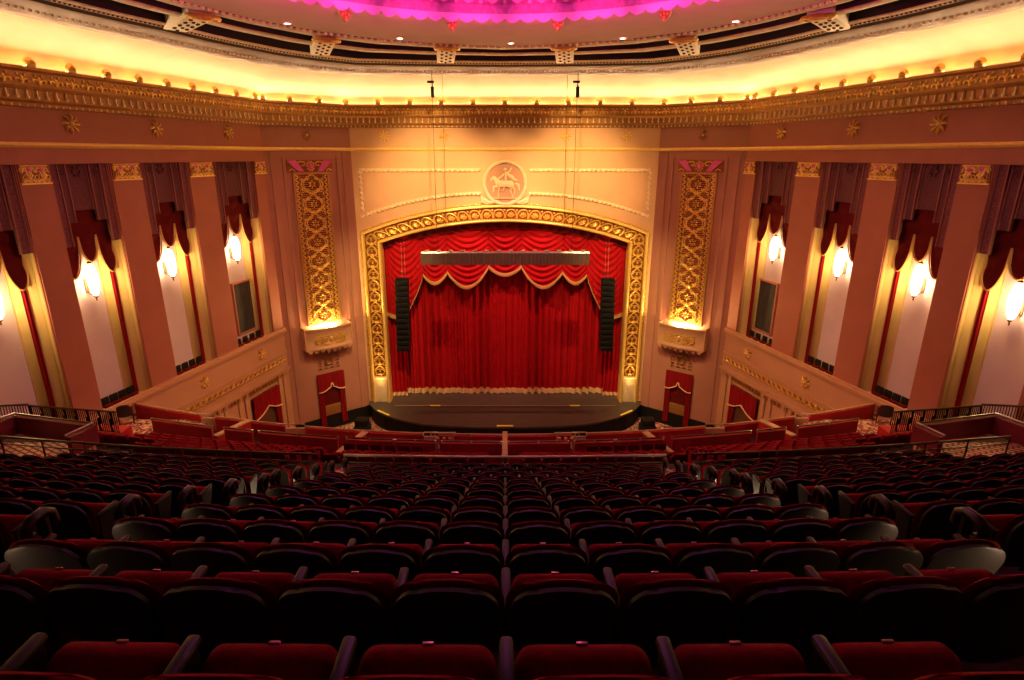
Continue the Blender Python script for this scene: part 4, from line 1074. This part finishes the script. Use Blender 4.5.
for g, nm in SIDES:
    for i, (a, b) in enumerate(((.12,2.6),(3.25,8.1),(9.0,12.2),(12.9,16.4))):
        x0, x1 = sorted((-g*a, -g*b))
        parapet(x0, x1, 20.83, R2, 7.33, 6.0, f'front red balcony parapet panel, {ORD[i]} {nm} of the centre aisle', 'red panels of the front parapet', beigec)
    for i, (a, b) in enumerate(((.14,2.3),(2.55,4.0),(4.1,5.85),(6.2,9.3),(9.6,10.75),(11.3,14.0))):
        x0, x1 = sorted((-g*a, -g*b))
        parapet(x0, x1, 19.2, lerp(RU, 44, .85), 7.86, 6.6, f'second red parapet panel behind the loge boxes, {ORD[i]} {nm} of the centre aisle', 'red panels of the second parapet')
    for i, (a, b) in enumerate(((2.62,3.23),(8.12,8.98),(12.22,12.88))):
        x = -g*(a+b)/2; y = curve(20.83, R2, x); w = (b-a)/2-.03
        e = empty('parapet_gate', (x, y, 6.6), f'beige panel gate in the front parapet, {ORD[i]} {nm} of the centre aisle', 'gate', 'beige gates in the front parapet')
        MB().box(x-w, x+w, y-.05, y+.05, 6.6, 7.22, None, .02).build('panel', beigec, e)
        m = MB(); m.tube([(x-w,y,7.38),(x+w,y,7.38)], .025, 6); m.tube([(x,y,7.2),(x,y,7.38)], .02, 6); m.build('rail', steel, e)
    for i, (xa, ya, xb, yb) in enumerate(((5.5,20.8,6.15,18.9),(10.5,21.9,11.2,20.5))):
        m = MB(); e = empty('box_divider', (-g*xa, ya, 6.6), f'radial divider wall with beige cap, {ORD[i]} {nm} of the centre aisle', 'divider', 'divider walls between the loge boxes')
        u = Vector((-g*(xb-xa), yb-ya)); L = u.length; u /= L; w = Vector((-u.y, u.x))
        T = lambda a, b, z: (-g*xa+u.x*a+w.x*b, ya+u.y*a+w.y*b, z)
        MB().box(0, L, -.08, .08, 6.6, 7.42, T).build('panel', parr, e); MB().box(-.02, L+.03, -.13, .13, 7.42, 7.48, T, .01).build('cap', beigec, e)
    # steel camera stand at the parapet
    xs_ = -g*2.35; ys = 20.4
    e = empty('equipment_stand', (xs_, ys, 6.62), f'small steel equipment stand with clamps at the front parapet {nm} of centre', 'stand')
    m = MB(); m.tube([(xs_-.45,ys,7.62),(xs_+.45,ys,7.62)], .03, 6); m.build('crossbar', steel, e)
    for s in (-.35, .35): MB().tube([(xs_+s,ys,6.62),(xs_+s,ys,7.62)], .025, 6).build('leg', steel, e)
    m = MB()
    for s in (-.25, 0, .22): m.box(xs_+s-.06, xs_+s+.06, ys-.08, ys+.06, 7.25, 7.42, None, .02)
    m.build('clamps', tagm, e)
    # loose dark chairs on the loge platform
    for k in range(6):
        x = -g*(3.1+k*.5); y = curve(18.6, 47, x)
        ch = empty('loose_chair', (x, y, LT[4]-.9), f'dark stacking chair behind the second parapet, {ORD[k]} {nm} of the centre line', 'chair', 'dark chairs behind the second parapet')
        MB().box(x-.2, x+.2, y-.05, y, LT[4]-.3, LT[4]-.02, None, .03).build('backrest', dvelv, ch)
        MB().box(x-.2, x+.2, y, y+.4, LT[4]-.48, LT[4]-.42, None, .02).build('seat', dvelv, ch)
        for s, t in ((-.18,0),(.18,0),(-.18,.36),(.18,.36)): MB().tube([(x+s,y+t,LT[4]-.9),(x+s,y+t,LT[4]-.44)], .012, 5).build('leg', steel, ch)
    # speckled loge carpet by the wall
    x0, x1 = sorted((-g*12.6, -g*16.6)); tag(MB().box(x0, x1, 21.0, 22.9, 6.6, 7.0).build('loge_carpet', speck, smooth=False), f'speckled carpet of the {nm} loge end by the wall', 'carpet')
    m = MB(); x0, x1 = sorted((-g*.0, -g*.11)); 
    ch = seat(-g*15.9, 22.4, 7.0, g*.5, f'single dark red seat beside the {nm} wall ledge at the end of the loge', None, True)
    # iron balustrade against the side wall
    e = empty('iron_balustrade', (-g*15.6, 19.5, 7.9), f'dark iron balustrade in front of the {nm} side wall', 'railing')
    a, b = Vector((-g*14.0, 19.3)), Vector((-g*17.6, 19.85))
    MB().tube([(*a, 9.0), (*b, 9.0)], .04, 8).build('top_rail', railm, e); MB().tube([(*a, 8.2), (*b, 8.2)], .025, 6).build('bottom_rail', railm, e)
    m = MB()
    for k in range(46):
        p = a.lerp(b, (k+.5)/46)
        if k % 6 == 3: m.tube([(p.x,p.y,8.2),(p.x-.05,p.y,8.45),(p.x+.05,p.y,8.7),(p.x,p.y,9.0)], .04, 5); m.sph((p.x,p.y,8.6), (.08,.04,.14), 6, 4)
        else: m.tube([(p.x,p.y,8.2),(p.x,p.y,9.0)], .016, 5)
    m.build('balusters', castm, e)
    MB().box(min(a.x,b.x), max(a.x,b.x), 19.2, 19.95, 7.4, 8.15).build('kerb', parr, e)
    e = empty('iron_balustrade', (-g*17.7, 18.5, 8.6), f'sloping iron stair balustrade climbing along the {nm} side wall', 'railing')
    a, b = Vector((-g*17.6, 19.85, 9.05)), Vector((-g*17.2, 16.2, 10.5))
    MB().tube([a[:], b[:]], .04, 8).build('top_rail', railm, e)
    m = MB()
    for k in range(30): p = a.lerp(b, k/29); m.tube([(p.x,p.y,p.z-.85),(p.x,p.y,p.z)], .016, 5)
    m.build('balusters', castm, e)
e = empty('box_divider', (0, 20.8, 6.6), 'narrow divider wall with beige cap on the centre line of the front parapets', 'divider')
MB().box(-.06, .06, 19.0, 20.9, 6.6, 7.36).build('panel', parr, e); MB().box(-.10, .10, 18.95, 20.95, 7.36, 7.42, None, .01).build('cap', beigec, e)

# ------------------------------------------------------------------ lights of the hall, with added unseen fill spots
def light(kind, name, loc, energy, col, **kw):
    d = bpy.data.lights.new(name, kind); d.energy = energy; d.color = col
    for k, v in kw.items():
        if k not in ('aim',): setattr(d, k, v)
    o = bpy.data.objects.new(name, d); COL.objects.link(o); o.location = loc
    if 'aim' in kw: o.rotation_euler = (Vector(kw['aim'])-Vector(loc)).to_track_quat('-Z', 'Y').to_euler()
    return o
WARM = (1, .62, .28); AMB = (1, .50, .20)
for g, nm in SIDES:
    T = TW(g)
    for a, b in [(.92,4.15),(5.85,8.65),(10.15,12.75),(13.95,16.7)]:
        light('POINT', 'sconce_light', T((a+b)/2, -.42, 12.8), 260, (1,.60,.17), shadow_soft_size=.16)
    Tp = TP(g)
    light('AREA', 'grille_uplight', Tp(2.7, .30, 7.16), 260, (1,.70,.25), shape='RECTANGLE', size=1.8, size_y=.2, aim=Tp(2.7, .06, 10.5))
    light('SPOT', 'wall_fill', (g*5, 23.5, 21.9), 4200, (1,.40,.17), spot_size=1.05, spot_blend=1., shadow_soft_size=.3, aim=T(5, 0, 7.))  # added unseen spots that even out the side walls
    light('SPOT', 'wall_fill', (g*5, 17.5, 21.9), 3900, (1,.40,.17), spot_size=1.05, spot_blend=1., shadow_soft_size=.3, aim=T(12, 0, 8.))
    light('SPOT', 'lower_wall_fill', (g*3, 29., 21.9), 5200, (1,.62,.24), spot_size=.75, spot_blend=1., shadow_soft_size=.3, aim=T(4.5, 0, 4))  # added unseen spot, brightens and yellows the lower wall
    light('SPOT', 'panel_fill', (g*3.5, 27., 21.9), 1900, (1,.27,.20), spot_size=.6, spot_blend=1., shadow_soft_size=.3, aim=Tp(2.7, 0, 13.5))  # added unseen spots, red on the upper panel and yellow on the lower
    light('SPOT', 'panel_fill', (g*3.0, 27., 21.9), 3000, (1,.70,.27), spot_size=.5, spot_blend=1., shadow_soft_size=.3, aim=Tp(2.7, 0, 2.5))
    light('SPOT', 'frame_fill', (-g*4.6, 25.2, 21.9), 11500, (1,.70,.24), spot_size=.62, spot_blend=.9, shadow_soft_size=.2, aim=(-g*8.6, YF, 7.))  # added unseen spots under the ceiling to brighten frame and front wall
    light('SPOT', 'frame_fill', (-g*2.5, 26.4, 21.9), 12000, (1,.60,.22), spot_size=.75, spot_blend=1., shadow_soft_size=.2, aim=(-g*4.6, YF, 15.8))
    light('SPOT', 'curtain_fill', (g*5.5, 31.5, 21.8), 7800, (1,.40,.25), spot_size=.85, spot_blend=1., shadow_soft_size=.15, aim=(-g*2.5, 39, 6.))  # added unseen cross light to bring out the curtain folds
    light('SPOT', 'loge_light', (-g*13.2, 22.3, 12.2), 160, (1,.7,.4), spot_size=1.2, spot_blend=.6, shadow_soft_size=.1, aim=(-g*14.6, 22., 6.8))
    light('SPOT', 'landing_light', (-g*13, 14.6, 12.6), 60, (1,.75,.4), spot_size=1.0, spot_blend=.6, shadow_soft_size=.1, aim=(-g*13, 14.6, 9))
    for i in range(2, 9):
        light('SPOT', 'aisle_light', (-g*(AX(i)+.36), H[i]-.30, (TR[i]+TR[i-1])/2+.30), 17 if g < 0 else 9, (1,.62,.36), spot_size=1.1, spot_blend=1., shadow_soft_size=.04, aim=(-g*2.85, H[i]+.05, TR[i]+.66))
    for i in range(9, 13):
        light('POINT', 'step_light', (-g*(AX(i)+.39), H[i]-.38, (TR[i]+TR[i-1])/2+.45), 8, (1,.66,.38), shadow_soft_size=.05)
light('SPOT', 'medallion_fill', (0, 27.2, 21.9), 5200, (1,.62,.24), spot_size=.55, spot_blend=1., shadow_soft_size=.15, aim=(0, YF, 16.4))  # added unseen spot filling the dark centre over the arch
for g in (1, -1):
    light('SPOT', 'jamb_uplight', (g*8.7, 37.5, 1.3), 900, (1,.66,.18), spot_size=.75, spot_blend=1., shadow_soft_size=.1, aim=(g*8.65, 38.2, 7.5))
for g in (1, -1): light('SPOT', 'pit_light', (g*6, 30, 21.9), 2600, (1,.62,.35), spot_size=.32, spot_blend=.8, shadow_soft_size=.2, aim=(g*9.5, 35.2, 0))
# cove uplights lying behind the crest, aimed up and in
CPATH = [Vector(p) for p in offpath(.36)]
for a, b in zip(CPATH, CPATH[1:]):
    if (b-a).length > 25: 
        if a.y < b.y: a = b+(a-b)/(a-b).length*24
        else: b = a+(b-a)/(b-a).length*24
    c = (a+b)/2; t = (b-a).normalized(); n_ = Vector((-t.y, t.x)); n_ = n_ if n_.dot(Vector((0, 14))-c) > 0 else -n_
    o = light('AREA', 'cove_uplight', (c.x, c.y, 20.74), 30*(b-a).length, (1,.69,.38), shape='RECTANGLE', size=(b-a).length, size_y=.12)
    z_ = -Vector((n_.x*.96, n_.y*.96, .28)); x_ = Vector((t.x, t.y, 0)); y_ = z_.cross(x_)
    o.rotation_euler = Matrix((x_, y_, z_)).transposed().to_euler()
for k in range(24):
    a = 2*PI*(k+.5)/24
    if cos(a) < -.2: continue
    light('SPOT', 'dome_light', (6.6*-sin(a), CY+6.6*cos(a), 22.25), 16, (1,.0,.55), spot_size=2.3, spot_blend=.8, shadow_soft_size=.1, aim=(9*-sin(a), CY+9*cos(a), 22.75))
    light('SPOT', 'rim_fill', (6.0*-sin(a), CY+6.0*cos(a), 21.1), 620, (1,.05,.34), spot_size=1.0, spot_blend=1., shadow_soft_size=.1, aim=(8.5*-sin(a), CY+8.5*cos(a), 22.2))  # added magenta spots in mid-air without fixtures, tinting the ceiling ring
light('POINT', 'dome_lamp', (0, CY, 24.6), 520, (1,.16,.72), shadow_soft_size=.6)
w = bpy.data.worlds.new('hall'); sc.world = w; w.use_nodes = True
w.node_tree.nodes['Background'].inputs['Color'].default_value = (.02,.012,.01,1); w.node_tree.nodes['Background'].inputs['Strength'].default_value = .2

# ------------------------------------------------------------------ camera
cam = bpy.data.cameras.new('camera'); co = bpy.data.objects.new('camera', cam); COL.objects.link(co)
co.location = (0, 0, ZC); co.rotation_euler = (math.radians(90-17.5), 0, 0)
cam.sensor_width = 36; cam.lens = 36*585/1024; cam.shift_x = 7/1024; cam.clip_start = .05; cam.clip_end = 200
sc.camera = co
vs_ = sc.view_settings
vs_.view_transform = 'Standard'; vs_.look = 'None'; vs_.gamma = 1; vs_.use_curve_mapping = False; vs_.exposure = 0.
